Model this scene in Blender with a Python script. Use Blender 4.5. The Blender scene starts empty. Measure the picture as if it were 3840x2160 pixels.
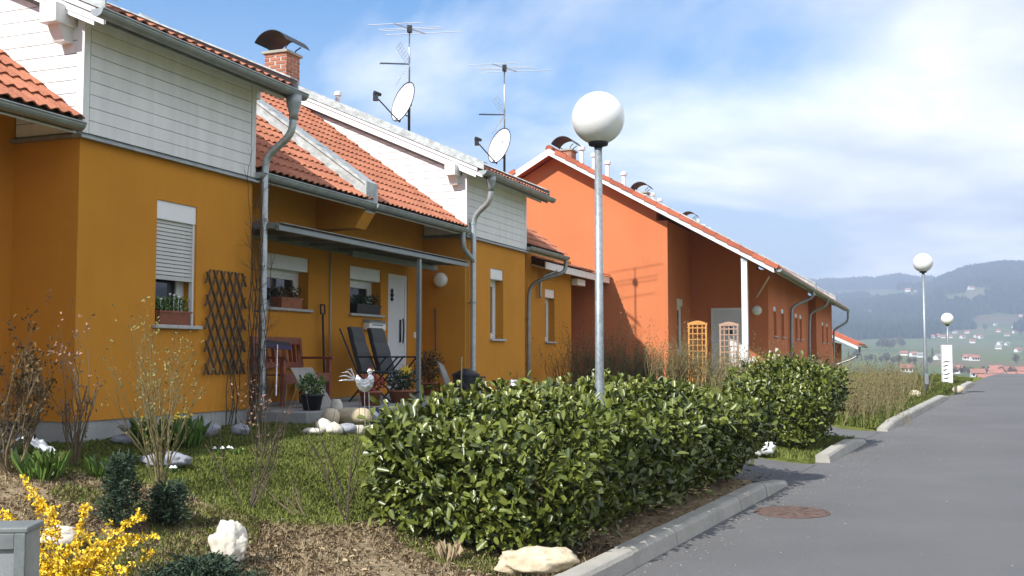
import bpy, bmesh, math, random
import numpy as np
from mathutils import Vector, Matrix, noise as mnoise

random.seed(7); np.random.seed(7)
R_ = math.radians
scene = bpy.context.scene
COL = scene.collection

# ------------------------------------------------------------------ camera
CZ = 1.65
FPX = 4050.0                                   # focal length in pixels of a 3840 wide frame
PITCH = math.atan(258 / 4050)
cam_d = bpy.data.cameras.new('camera'); cam = bpy.data.objects.new('camera', cam_d); COL.objects.link(cam)
cam_d.sensor_width = 36.0; cam_d.lens = 36.0 * FPX / 3840.0
cam_d.clip_start = 0.05; cam_d.clip_end = 40000
cam.location = (0, 0, CZ); cam.rotation_euler = (math.pi / 2 + PITCH, 0, 0)
scene.camera = cam
scene.render.resolution_x = 1024; scene.render.resolution_y = 576

# ------------------------------------------------------------------ sky, sun, exposure
SUN_DIR = Vector((-2.716, -3.163, 3.705)).normalized()      # towards the sun
SUN_EL = math.asin(SUN_DIR.z); SUN_AZ = math.atan2(SUN_DIR.x, SUN_DIR.y)
world = bpy.data.worlds.new('World'); scene.world = world; world.use_nodes = True
wn = world.node_tree; wn.nodes.clear()
def wnode(t, **k):
    n = wn.nodes.new(t)
    for a, b in k.items(): setattr(n, a, b)
    return n
w_out = wnode('ShaderNodeOutputWorld'); w_bg = wnode('ShaderNodeBackground')
w_sky = wnode('ShaderNodeTexSky', sky_type='NISHITA', sun_disc=False)
w_sky.sun_elevation = SUN_EL; w_sky.sun_rotation = SUN_AZ; w_sky.altitude = 400; w_sky.air_density = 1.0; w_sky.dust_density = 0.3; w_sky.ozone_density = 1.2
w_tc = wnode('ShaderNodeTexCoord'); w_sep = wnode('ShaderNodeSeparateXYZ')
wn.links.new(w_tc.outputs['Generated'], w_sep.inputs[0])
w_mx = wnode('ShaderNodeMath', operation='MAXIMUM'); w_mx.inputs[1].default_value = 0.0
wn.links.new(w_sep.outputs['Z'], w_mx.inputs[0])
w_ad = wnode('ShaderNodeMath', operation='ADD'); w_ad.inputs[1].default_value = 0.16
wn.links.new(w_mx.outputs[0], w_ad.inputs[0])
w_dx = wnode('ShaderNodeMath', operation='DIVIDE'); w_dy = wnode('ShaderNodeMath', operation='DIVIDE')
wn.links.new(w_sep.outputs['X'], w_dx.inputs[0]); wn.links.new(w_ad.outputs[0], w_dx.inputs[1])
wn.links.new(w_sep.outputs['Y'], w_dy.inputs[0]); wn.links.new(w_ad.outputs[0], w_dy.inputs[1])
w_cb = wnode('ShaderNodeCombineXYZ'); wn.links.new(w_dx.outputs[0], w_cb.inputs[0]); wn.links.new(w_dy.outputs[0], w_cb.inputs[1])
w_n1 = wnode('ShaderNodeTexNoise'); w_n1.inputs['Scale'].default_value = 0.55; w_n1.inputs['Detail'].default_value = 9; w_n1.inputs['Roughness'].default_value = 0.55; w_n1.inputs['Distortion'].default_value = 0.35
w_map = wnode('ShaderNodeMapping'); w_map.inputs['Location'].default_value = (2.35, 7.15, 0)
wn.links.new(w_cb.outputs[0], w_map.inputs['Vector']); wn.links.new(w_map.outputs[0], w_n1.inputs['Vector'])
# more cloud on the side of the road than over the houses: a broad bank drifting across the whole sky
w_gx = wnode('ShaderNodeMath', operation='MULTIPLY'); w_gx.inputs[1].default_value = 0.30
wn.links.new(w_sep.outputs['X'], w_gx.inputs[0])
w_ga = wnode('ShaderNodeMath', operation='ADD'); wn.links.new(w_n1.outputs['Fac'], w_ga.inputs[0]); wn.links.new(w_gx.outputs[0], w_ga.inputs[1])
w_r = wnode('ShaderNodeValToRGB'); w_r.color_ramp.elements[0].position = 0.475; w_r.color_ramp.elements[1].position = 0.60
w_r.color_ramp.elements[0].color = (0, 0, 0, 1); w_r.color_ramp.elements[1].color = (0.92, 0.92, 0.92, 1)
wn.links.new(w_ga.outputs[0], w_r.inputs[0])
w_n2 = wnode('ShaderNodeTexNoise'); w_n2.inputs['Scale'].default_value = 1.3; w_n2.inputs['Detail'].default_value = 5
wn.links.new(w_map.outputs[0], w_n2.inputs['Vector'])
w_cr = wnode('ShaderNodeValToRGB'); w_cr.color_ramp.elements[0].position = 0.35; w_cr.color_ramp.elements[1].position = 0.62
w_cr.color_ramp.elements[0].color = (4.5, 4.9, 5.9, 1); w_cr.color_ramp.elements[1].color = (9.0, 9.0, 9.1, 1)
wn.links.new(w_n2.outputs['Fac'], w_cr.inputs[0])
w_mix = wnode('ShaderNodeMix', data_type='RGBA'); wn.links.new(w_r.outputs[0], w_mix.inputs[0])
w_hs = wnode('ShaderNodeHueSaturation'); w_hs.inputs['Saturation'].default_value = 1.42; w_hs.inputs['Value'].default_value = 1.12
wn.links.new(w_sky.outputs[0], w_hs.inputs['Color'])
# thin veil of haze cloud all round the horizon
w_vr = wnode('ShaderNodeMapRange', interpolation_type='SMOOTHSTEP'); w_vr.inputs[1].default_value = 0.02; w_vr.inputs[2].default_value = 0.36; w_vr.inputs[3].default_value = 0.97; w_vr.inputs[4].default_value = 0.0
wn.links.new(w_sep.outputs['Z'], w_vr.inputs[0])
w_vm = wnode('ShaderNodeMix', data_type='RGBA'); wn.links.new(w_vr.outputs[0], w_vm.inputs[0]); wn.links.new(w_hs.outputs[0], w_vm.inputs[6]); w_vm.inputs[7].default_value = (3.35, 4.05, 5.35, 1)
wn.links.new(w_vm.outputs[2], w_mix.inputs[6]); wn.links.new(w_cr.outputs[0], w_mix.inputs[7])
wn.links.new(w_mix.outputs[2], w_bg.inputs['Color']); w_bg.inputs['Strength'].default_value = 0.102
wn.links.new(w_bg.outputs[0], w_out.inputs['Surface'])

sun_d = bpy.data.lights.new('sun', 'SUN'); sun = bpy.data.objects.new('sun', sun_d); COL.objects.link(sun)
sun_d.energy = 4.2; sun_d.angle = R_(0.55); sun_d.color = (1.0, 0.965, 0.91)
sun.rotation_euler = (-SUN_DIR).to_track_quat('-Z', 'Y').to_euler(); sun.location = (-20, -25, 30)
vs = scene.view_settings; vs.view_transform = 'Standard'; vs.look = 'None'; vs.gamma = 1.0; vs.exposure = 0.8; vs.use_curve_mapping = False
scene.cycles.max_bounces = 8; scene.cycles.volume_bounces = 0; scene.cycles.use_denoising = True
scene.cycles.caustics_reflective = False; scene.cycles.caustics_refractive = False

# ------------------------------------------------------------------ frames of the place
TH = R_(21.0)                                   # direction of the house fronts
U = (math.sin(TH), math.cos(TH)); V = (math.cos(TH), -math.sin(TH))
A = (-4.145, 10.252)                            # front corner of the first bay
HROT = math.pi / 2 - TH
def XY(s, w): return (A[0] + U[0] * s + V[0] * w, A[1] + U[1] * s + V[1] * w)
RD = R_(27.6); RR = (math.sin(RD), math.cos(RD)); NN = (-math.cos(RD), math.sin(RD))
K0 = (0.489, 7.552)                             # a point of the kerb line
RROT = math.pi / 2 - RD
def LT(x, y): q = (x - K0[0], y - K0[1]); return (q[0] * RR[0] + q[1] * RR[1], q[0] * NN[0] + q[1] * NN[1])
def RXY(L, t): return (K0[0] + RR[0] * L + NN[0] * t, K0[1] + RR[1] * L + NN[1] * t)
def sst(a, b, x):
    k = min(1, max(0, (x - a) / (b - a))); return k * k * (3 - 2 * k)
def roadz(L):
    z = .05 + .0222 * min(L, 33)
    if L > 33:
        d = L - 33; z += .0222 * d - .0011 * d * d if d < 45 else .0222 * 45 - .0011 * 2025 - .077 * (d - 45)
    return max(z, -14)
def gz(x, y):
    L, t = LT(x, y); rz = roadz(L)
    if t < 0: return rz + (0.0 if t > -5.8 else .06)
    zh = .84 + .012 * min(30, max(-6, L - 2))
    if L > 30: zh = max(zh - .02 * (L - 30) - .0012 * max(0, L - 36) ** 2, rz)
    return rz + .06 + (zh - rz - .06) * sst(0, 5.2, t)
CP, SP = math.cos(PITCH), math.sin(PITCH)
def ray(px, py):
    a = (px - 1920) / FPX; b = -(py - 1080) / FPX
    return Vector((a, CP - b * SP, SP + b * CP))
def at_depth(px, py, d):
    r = ray(px, py); return Vector((0, 0, CZ)) + r * (d / r.y)
def on_w(px, py, w):
    r = ray(px, py); q = (-A[0]) * V[0] + (-A[1]) * V[1]
    t = (w - q) / (r.x * V[0] + r.y * V[1]); P = Vector((0, 0, CZ)) + r * t
    return ((P.x - A[0]) * U[0] + (P.y - A[1]) * U[1], P.z)
def on_s(px, py, s):
    r = ray(px, py); q = (-A[0]) * U[0] + (-A[1]) * U[1]
    t = (s - q) / (r.x * U[0] + r.y * U[1]); P = Vector((0, 0, CZ)) + r * t
    return ((P.x - A[0]) * V[0] + (P.y - A[1]) * V[1], P.z)
def on_ground(px, py):
    r = ray(px, py); d = 3.0
    while d < 90:
        P = Vector((0, 0, CZ)) + r * (d / r.y)
        if P.z <= gz(P.x, P.y): return P
        d += .01
    return P

# ------------------------------------------------------------------ materials
MATS = {}
def M(name, col, rough=.6, metal=0.0, var=.15, scale=3.0, bump=0.0, bscale=60.0, col2=None, island=0.0, spec=.5, trans=0.0, coat=0.0, fine=0.0, sss=0.0, streak=0.0):
    if name in MATS: return MATS[name]
    m = bpy.data.materials.new(name); m.use_nodes = True; nt = m.node_tree; N = nt.nodes; N.clear()
    out = N.new('ShaderNodeOutputMaterial'); bs = N.new('ShaderNodeBsdfPrincipled')
    nt.links.new(bs.outputs[0], out.inputs[0])
    geo = N.new('ShaderNodeNewGeometry')
    n1 = N.new('ShaderNodeTexNoise'); n1.inputs['Scale'].default_value = scale; n1.inputs['Detail'].default_value = 6; n1.inputs['Roughness'].default_value = .6
    nt.links.new(geo.outputs['Position'], n1.inputs['Vector'])
    rp = N.new('ShaderNodeMapRange'); rp.inputs[1].default_value = .3; rp.inputs[2].default_value = .7
    nt.links.new(n1.outputs['Fac'], rp.inputs[0])
    fac = rp.outputs[0]
    if island > 0:
        mx = N.new('ShaderNodeMix'); mx.inputs[0].default_value = island
        oi = N.new('ShaderNodeObjectInfo'); sm = N.new('ShaderNodeMath'); sm.operation = 'ADD'; fr_ = N.new('ShaderNodeMath'); fr_.operation = 'FRACT'
        nt.links.new(geo.outputs['Random Per Island'], sm.inputs[0]); nt.links.new(oi.outputs['Random'], sm.inputs[1]); nt.links.new(sm.outputs[0], fr_.inputs[0])
        nt.links.new(fac, mx.inputs[2]); nt.links.new(fr_.outputs[0], mx.inputs[3]); fac = mx.outputs[0]
    if fine > 0:
        n3 = N.new('ShaderNodeTexNoise'); n3.inputs['Scale'].default_value = bscale; n3.inputs['Detail'].default_value = 3
        nt.links.new(geo.outputs['Position'], n3.inputs['Vector'])
        mx3 = N.new('ShaderNodeMix'); mx3.inputs[0].default_value = fine
        r3 = N.new('ShaderNodeMapRange'); r3.inputs[1].default_value = .35; r3.inputs[2].default_value = .65
        nt.links.new(n3.outputs['Fac'], r3.inputs[0])
        nt.links.new(fac, mx3.inputs[2]); nt.links.new(r3.outputs[0], mx3.inputs[3]); fac = mx3.outputs[0]
    if streak > 0:
        mp = N.new('ShaderNodeMapping'); mp.inputs['Scale'].default_value = (5.0, 5.0, .35); nt.links.new(geo.outputs['Position'], mp.inputs[0])
        n4 = N.new('ShaderNodeTexNoise'); n4.inputs['Scale'].default_value = 1.6; n4.inputs['Detail'].default_value = 5; nt.links.new(mp.outputs[0], n4.inputs['Vector'])
        r4 = N.new('ShaderNodeMapRange'); r4.inputs[1].default_value = .35; r4.inputs[2].default_value = .62; nt.links.new(n4.outputs['Fac'], r4.inputs[0])
        mx4 = N.new('ShaderNodeMix'); mx4.inputs[0].default_value = streak; nt.links.new(fac, mx4.inputs[2]); nt.links.new(r4.outputs[0], mx4.inputs[3]); fac = mx4.outputs[0]
    mc = N.new('ShaderNodeMix'); mc.data_type = 'RGBA'
    c1 = [min(1, c * (1 - var)) for c in col]; c2 = list(col2) if col2 else [min(1, c * (1 + var)) for c in col]
    mc.inputs[6].default_value = (*c1, 1); mc.inputs[7].default_value = (*c2, 1)
    nt.links.new(fac, mc.inputs[0]); nt.links.new(mc.outputs[2], bs.inputs['Base Color'])
    bs.inputs['Roughness'].default_value = rough; bs.inputs['Metallic'].default_value = metal
    bs.inputs['Specular IOR Level'].default_value = spec
    if coat: bs.inputs['Coat Weight'].default_value = coat; bs.inputs['Coat Roughness'].default_value = .1
    if trans: bs.inputs['Transmission Weight'].default_value = trans
    if sss: bs.inputs['Subsurface Weight'].default_value = sss; bs.inputs['Subsurface Radius'].default_value = (.02, .02, .01)
    if bump:
        n2 = N.new('ShaderNodeTexNoise'); n2.inputs['Scale'].default_value = bscale; n2.inputs['Detail'].default_value = 4
        nt.links.new(geo.outputs['Position'], n2.inputs['Vector'])
        b = N.new('ShaderNodeBump'); b.inputs['Strength'].default_value = bump; b.inputs['Distance'].default_value = .02
        nt.links.new(n2.outputs['Fac'], b.inputs['Height']); nt.links.new(b.outputs[0], bs.inputs['Normal'])
    MATS[name] = m; return m
M('yellow', (.59, .250, .030), .9, var=.13, scale=.9, bump=.45, bscale=120, spec=.2, fine=.3, streak=.12)
M('orange', (.60, .192, .080), .9, var=.13, scale=.8, bump=.45, bscale=120, spec=.2, fine=.3, streak=.12)
M('plinth', (.33, .34, .33), .85, var=.25, scale=2.5, bump=.3, bscale=70, fine=.3)
M('boards', (.76, .76, .74), .6, var=.11, scale=3, bump=.15, bscale=30, island=.4, streak=.4)
M('whitepaint', (.80, .80, .79), .5, var=.06, scale=5)
M('pvc', (.78, .78, .77), .35, var=.04)
M('shutter', (.50, .50, .47), .45, var=.06, island=.3)
M('galv', (.50, .53, .54), .42, metal=.75, var=.22, scale=9, bump=.05, bscale=40, fine=.4)
M('sheet', (.42, .45, .44), .55, metal=.35, var=.35, scale=7, bump=.5, bscale=9, fine=.45)
M('gutter', (.33, .36, .36), .5, metal=.6, var=.2, scale=5)
M('tile', (.40, .125, .065), .85, var=.35, scale=1.4, bump=.35, bscale=50, col2=(.60, .235, .125), island=.5, fine=.35)
M('tile_b', (.42, .10, .05), .75, var=.3, scale=1.4, bump=.2, bscale=50, col2=(.55, .15, .075), island=.55)
M('roofdark', (.10, .05, .035), .9)
M('brick', (.42, .13, .07), .85, var=.3, scale=5, bump=.3, bscale=90, col2=(.55, .21, .12), island=.6)
M('mortar', (.55, .50, .44), .9, bump=.3)
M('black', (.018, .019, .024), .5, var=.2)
M('darkmetal', (.045, .047, .055), .45, metal=.6)
M('glass', (.022, .026, .030), .04, spec=.8, var=.3)
M('curtain', (.45, .45, .43), .8)
M('sill', (.42, .42, .40), .6, var=.12, scale=8)
M('door', (.68, .69, .70), .4, var=.04)
M('redwood', (.22, .062, .030), .55, var=.25, scale=9, bump=.15)
M('brownwood', (.15, .095, .05), .8, var=.3, scale=9, island=.4)
M('orangewood', (.60, .28, .07), .65, var=.25, scale=8, island=.4)
M('paleWood', (.42, .27, .19), .8, var=.25, scale=8, island=.4)
M('terracotta', (.34, .12, .06), .8, var=.25, scale=8)
M('concrete', (.37, .35, .30), .9, var=.22, scale=3, bump=.35, bscale=80, fine=.35)
M('patio', (.26, .265, .26), .9, var=.22, scale=3, bump=.3, bscale=60, fine=.3)
M('rock', (.62, .55, .42), .85, var=.28, scale=4, bump=.9, bscale=14, col2=(.80, .76, .66), fine=.3)
M('rocktan', (.55, .43, .26), .85, var=.25, scale=4, bump=.8, bscale=14, col2=(.74, .64, .45), fine=.3)
M('rockgrey', (.30, .31, .34), .85, var=.25, scale=5, bump=.8, bscale=18, col2=(.36, .37, .41), fine=.3)
M('asphalt', (.162, .160, .157), .93, var=.22, scale=.55, bump=.7, bscale=190, fine=.5, spec=.25)
M('rust', (.105, .065, .05), .85, var=.35, scale=14, bump=.5, bscale=60, col2=(.17, .105, .08))
M('globe', (.86, .86, .84), .18, var=.015, sss=.15, coat=.3)
M('pole', (.32, .355, .365), .5, metal=.55, var=.3, scale=16, bump=.06, bscale=30, fine=.5)
M('laurel', (.034, .062, .010), .36, var=.35, scale=2.2, island=.7, col2=(.205, .235, .038), spec=.5)
M('laurel_tip', (.22, .26, .045), .3, var=.25, island=.7, col2=(.42, .42, .12))
M('bark', (.075, .055, .038), .9, var=.3, scale=20)
M('twig_olive', (.135, .115, .045), .85, var=.35, scale=2, island=.7, col2=(.25, .205, .09))
M('twig_tan', (.17, .13, .075), .85, var=.35, island=.6)
M('bud', (.22, .20, .06), .7, island=.7, var=.3)
M('budred', (.30, .17, .11), .7, island=.7, var=.35)
M('forsythia', (.86, .52, .012), .5, var=.12, island=.8, col2=(.95, .72, .05))
M('conifer', (.018, .048, .026), .7, var=.35, island=.8, col2=(.055, .095, .045))
M('grass', (.135, .172, .028), .8, var=.3, scale=.8, island=.6, col2=(.31, .355, .075))
M('straw', (.42, .31, .17), .85, var=.4, scale=1.1, island=.7, col2=(.70, .55, .34))
M('leafgreen', (.06, .14, .02), .45, island=.7, var=.3, col2=(.16, .26, .05))
M('brownleaf', (.075, .050, .018), .8, island=.8, var=.4, col2=(.19, .115, .035))
M('litter', (.17, .115, .06), .85, var=.5, island=.85, col2=(.50, .38, .22))
M('redleaf', (.30, .05, .05), .5)
M('white', (.82, .82, .80), .5, var=.05)
M('cloth', (.55, .57, .6), .6, var=.2)
M('blue', (.03, .025, .19), .5)
M('yellowpaint', (.75, .52, .02), .45)
M('red', (.35, .02, .025), .5)
M('silver', (.68, .68, .70), .28, metal=.8, var=.3, scale=30, bump=.5, bscale=60)
M('greymetal', (.17, .19, .185), .6, var=.25, scale=6, fine=.3)
M('greypanel', (.26, .285, .28), .6, var=.22, scale=6, fine=.3)
M('chairfab', (.030, .034, .036), .6, var=.2, scale=30)
M('purple', (.05, .03, .10), .6)
M('stick', (.55, .45, .22), .6)
M('greenstick', (.30, .34, .05), .6)
M('slab', (.27, .255, .235), .85, var=.15)
M('farwall', (.72, .69, .64), .8, var=.1, scale=.05)
M('farroof', (.34, .15, .11), .85, var=.25, scale=.05)
M('fartree', (.10, .09, .075), .95, island=.8, var=.4, col2=(.16, .145, .11))
M('farpine', (.025, .04, .026), .95, island=.8, var=.4)
M('canopy', (.20, .225, .225), .35, var=.15)

# ------------------------------------------------------------------ mesh helpers
class MB:
    def __init__(s, tf=None): s.v = []; s.f = []; s.tf = tf
    def add(s, vs, fs):
        o = len(s.v)
        s.v += [s.tf(*p) for p in vs] if s.tf else [tuple(p) for p in vs]
        s.f += [tuple(i + o for i in f) for f in fs]
        return s
    def box(s, x0, x1, y0, y1, z0, z1):
        return s.add([(x0, y0, z0), (x1, y0, z0), (x1, y1, z0), (x0, y1, z0), (x0, y0, z1), (x1, y0, z1), (x1, y1, z1), (x0, y1, z1)],
                     [(0, 3, 2, 1), (4, 5, 6, 7), (0, 1, 5, 4), (1, 2, 6, 5), (2, 3, 7, 6), (3, 0, 4, 7)])
    def prism(s, poly, vec):
        n = len(poly); vs = [tuple(p) for p in poly] + [(p[0] + vec[0], p[1] + vec[1], p[2] + vec[2]) for p in poly]
        return s.add(vs, [tuple(range(n))[::-1], tuple(range(n, 2 * n))] + [(i, (i + 1) % n, n + (i + 1) % n, n + i) for i in range(n)])
    def tube(s, path, r, n=8, cap=True):
        P = [Vector(p) for p in path]; rs = r if isinstance(r, (list, tuple)) else [r] * len(P)
        vs = []; fs = []; ref = None
        for i, p in enumerate(P):
            d = (P[min(i + 1, len(P) - 1)] - P[max(i - 1, 0)])
            if d.length < 1e-9: d = Vector((0, 0, 1))
            d.normalize()
            if ref is None:
                ref = d.orthogonal().normalized()
            a = (ref - d * ref.dot(d))
            if a.length < 1e-6: a = d.orthogonal()
            a.normalize(); ref = a; b = d.cross(a)
            for k in range(n):
                t = 2 * math.pi * k / n; q = p + (a * math.cos(t) + b * math.sin(t)) * rs[i]; vs.append(tuple(q))
        for i in range(len(P) - 1):
            for k in range(n):
                fs.append((i * n + k, i * n + (k + 1) % n, (i + 1) * n + (k + 1) % n, (i + 1) * n + k))
        if cap: fs.append(tuple(range(n))[::-1]); fs.append(tuple(range((len(P) - 1) * n, len(P) * n)))
        return s.add(vs, fs)
    def lathe(s, prof, n=16, c=(0, 0, 0)):
        vs = []; fs = []
        for (r, z) in prof:
            for k in range(n):
                t = 2 * math.pi * k / n; vs.append((c[0] + r * math.cos(t), c[1] + r * math.sin(t), c[2] + z))
        m = len(prof)
        for i in range(m - 1):
            for k in range(n): fs.append((i * n + k, i * n + (k + 1) % n, (i + 1) * n + (k + 1) % n, (i + 1) * n + k))
        fs.append(tuple(range(n))[::-1]); fs.append(tuple(range((m - 1) * n, m * n)))
        return s.add(vs, fs)
    def bar(s, a, b, wx, wy, up=(0, 0, 1)):
        a = Vector(a); b = Vector(b); d = (b - a).normalized(); upv = Vector(up)
        if abs(d.dot(upv)) > .98: upv = Vector((1, 0, 0))
        x = d.cross(upv).normalized() * wx / 2; y = x.normalized().cross(d).normalized() * wy / 2
        vs = [a - x - y, a + x - y, a + x + y, a - x + y, b - x - y, b + x - y, b + x + y, b - x + y]
        return s.add([tuple(q) for q in vs], [(0, 3, 2, 1), (4, 5, 6, 7), (0, 1, 5, 4), (1, 2, 6, 5), (2, 3, 7, 6), (3, 0, 4, 7)])
    def mesh(s, name, mat, smooth=False):
        me = bpy.data.meshes.new(name); me.from_pydata(s.v, [], s.f)
        bm = bmesh.new(); bm.from_mesh(me); bmesh.ops.recalc_face_normals(bm, faces=bm.faces); bm.to_mesh(me); bm.free()
        if smooth: me.polygons.foreach_set('use_smooth', [True] * len(me.polygons))
        me.materials.append(MATS[mat]); return me
    def build(s, name, mat, parent=None, smooth=False, bevel=0.0):
        o = bpy.data.objects.new(name, s.mesh(name, mat, smooth)); COL.objects.link(o)
        if parent: o.parent = parent
        if bevel:
            b = o.modifiers.new('bevel', 'BEVEL'); b.width = bevel; b.segments = 2; b.limit_method = 'ANGLE'; b.angle_limit = R_(40)
        return o
def link_mesh(name, me, parent=None, loc=(0, 0, 0), rot=(0, 0, 0), scl=(1, 1, 1)):
    o = bpy.data.objects.new(name, me); COL.objects.link(o); o.parent = parent
    o.location = loc; o.rotation_euler = rot; o.scale = scl; return o
def raw_mesh(name, verts, faces, mat, smooth=False):
    me = bpy.data.meshes.new(name); me.from_pydata(verts, [], faces)
    if smooth: me.polygons.foreach_set('use_smooth', [True] * len(me.polygons))
    me.materials.append(MATS[mat]); return me
def quads_mesh(name, V_, mat, k=4):
    """V_: array (n, k, 3) of separate k-gons"""
    n = len(V_); me = bpy.data.meshes.new(name)
    me.vertices.add(n * k); me.vertices.foreach_set('co', np.asarray(V_, dtype=np.float32).ravel())
    me.loops.add(n * k); me.loops.foreach_set('vertex_index', np.arange(n * k, dtype=np.int32))
    me.polygons.add(n); me.polygons.foreach_set('loop_start', np.arange(0, n * k, k, dtype=np.int32))
    me.update(calc_edges=True); me.materials.append(MATS[mat]); return me
def tag(o, label=None, cat=None, group=None, kind=None):
    if label: o['label'] = label
    if cat: o['category'] = cat
    if group: o['group'] = group
    if kind: o['kind'] = kind
    return o
def thing(name, label, cat, loc=(0, 0, 0), rotz=0.0, group=None):
    o = bpy.data.objects.new(name, None); COL.objects.link(o); o.empty_display_size = .2
    o.location = loc; o.rotation_euler = (0, 0, rotz); return tag(o, label, cat, group)
def struct(name, o): o.name = name; o['kind'] = 'structure'; return o

# ------------------------------------------------------------------ the ground: one sheet out to the hills
SKY_PTS = [(-180, .060), (-140, .072), (-100, .058), (-60, .066), (-25, .058), (5, .062), (12, .066), (15.9, .0695), (17.8, .0705), (18.6, .0706), (19.8, .0735), (20.6, .0700),
           (21.3, .0706), (21.5, .0682), (22.0, .0720), (22.9, .0783), (24.5, .0810), (25.4, .0796), (29, .072), (36, .064), (50, .07), (80, .058), (110, .066), (150, .058), (180, .060)]
def sky_el(az):
    for (a, e), (b, g) in zip(SKY_PTS, SKY_PTS[1:]):
        if a <= az <= b:
            k = (az - a) / (b - a); return e + (g - e) * k
    return .06
RT = [45, 90, 160, 300, 500, 900, 1500, 2000]; ZT = [0, -2.6, -7, -12.5, -10.5, 0, 17, 50]
def far_z(x, y):
    r = math.hypot(x, y); az = math.degrees(math.atan2(x, y)); e = sky_el(az)
    n = mnoise.fractal(Vector((x / 900, y / 900, 3.1)), 1.0, 2.0, 5)
    if r < 2000:
        for i in range(len(RT) - 1):
            if r <= RT[i + 1]:
                k = (r - RT[i]) / (RT[i + 1] - RT[i]); z = ZT[i] + (ZT[i + 1] - ZT[i]) * k; break
        return z + n * 5 * sst(300, 1200, r)
    peak = 3300 if az > 21.4 else 3900
    zt = e * peak + CZ - 14
    if r < peak:
        k = (r - 2000) / (peak - 2000); z = 50 + (zt - 50) * (k ** 1.05)
        return min(z + n * 40 * math.sin(math.pi * k) ** .8, e * r + CZ - 14)
    return zt - (r - peak) * .05
def ground_z(x, y):
    r = math.hypot(x, y)
    a = 0.0
    L, t = LT(x, y)
    near = gz(x, y)
    if -5.9 < t < .25: near -= .05
    if (5.6 < L < 7.9 or 10.85 < L < 13.2) and 0 <= t < 2.2: near -= .09 * (1 - sst(1.2, 2.2, t))
    if r < 40: return near
    k = sst(40, 75, r)
    if abs(t) > 12 and L < 20: k = sst(60, 140, r)
    return near * (1 - k) + far_z(x, y) * k
def to_px(x, y, z):
    d = (x, y, z - CZ); zz = d[1] * CP + d[2] * SP; u_ = -d[1] * SP + d[2] * CP
    if zz < 1: return (-9999, -9999)
    return (1920 + FPX * d[0] / zz, 1080 - FPX * u_ / zz)
FIELDS = [(3335, 1104, 125, 17), (3250, 1177, 42, 14), (3610, 1118, 105, 16), (3665, 1092, 60, 14), (3760, 1215, 130, 30), (3700, 1260, 160, 28), (3170, 1100, 70, 12), (3540, 1150, 40, 10), (3440, 1190, 30, 8)]
def field_at(x, y, z):
    r = math.hypot(x, y)
    n = mnoise.fractal(Vector((x / 260, y / 260, 9)), 1.0, 2.0, 3)
    if z < 26 + 14 * n: return 1.0
    a, b = to_px(x, y, z)
    if 2900 < a < 4200:
        m = max(1.25 - math.hypot((a - c) / w, (b - d) / h) + .35 * n for c, d, w, h in FIELDS)
        return sst(.15, .35, m)
    return sst(.22, .30, mnoise.fractal(Vector((x / 700, y / 700, 21)), 1.0, 2.0, 3))
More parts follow.
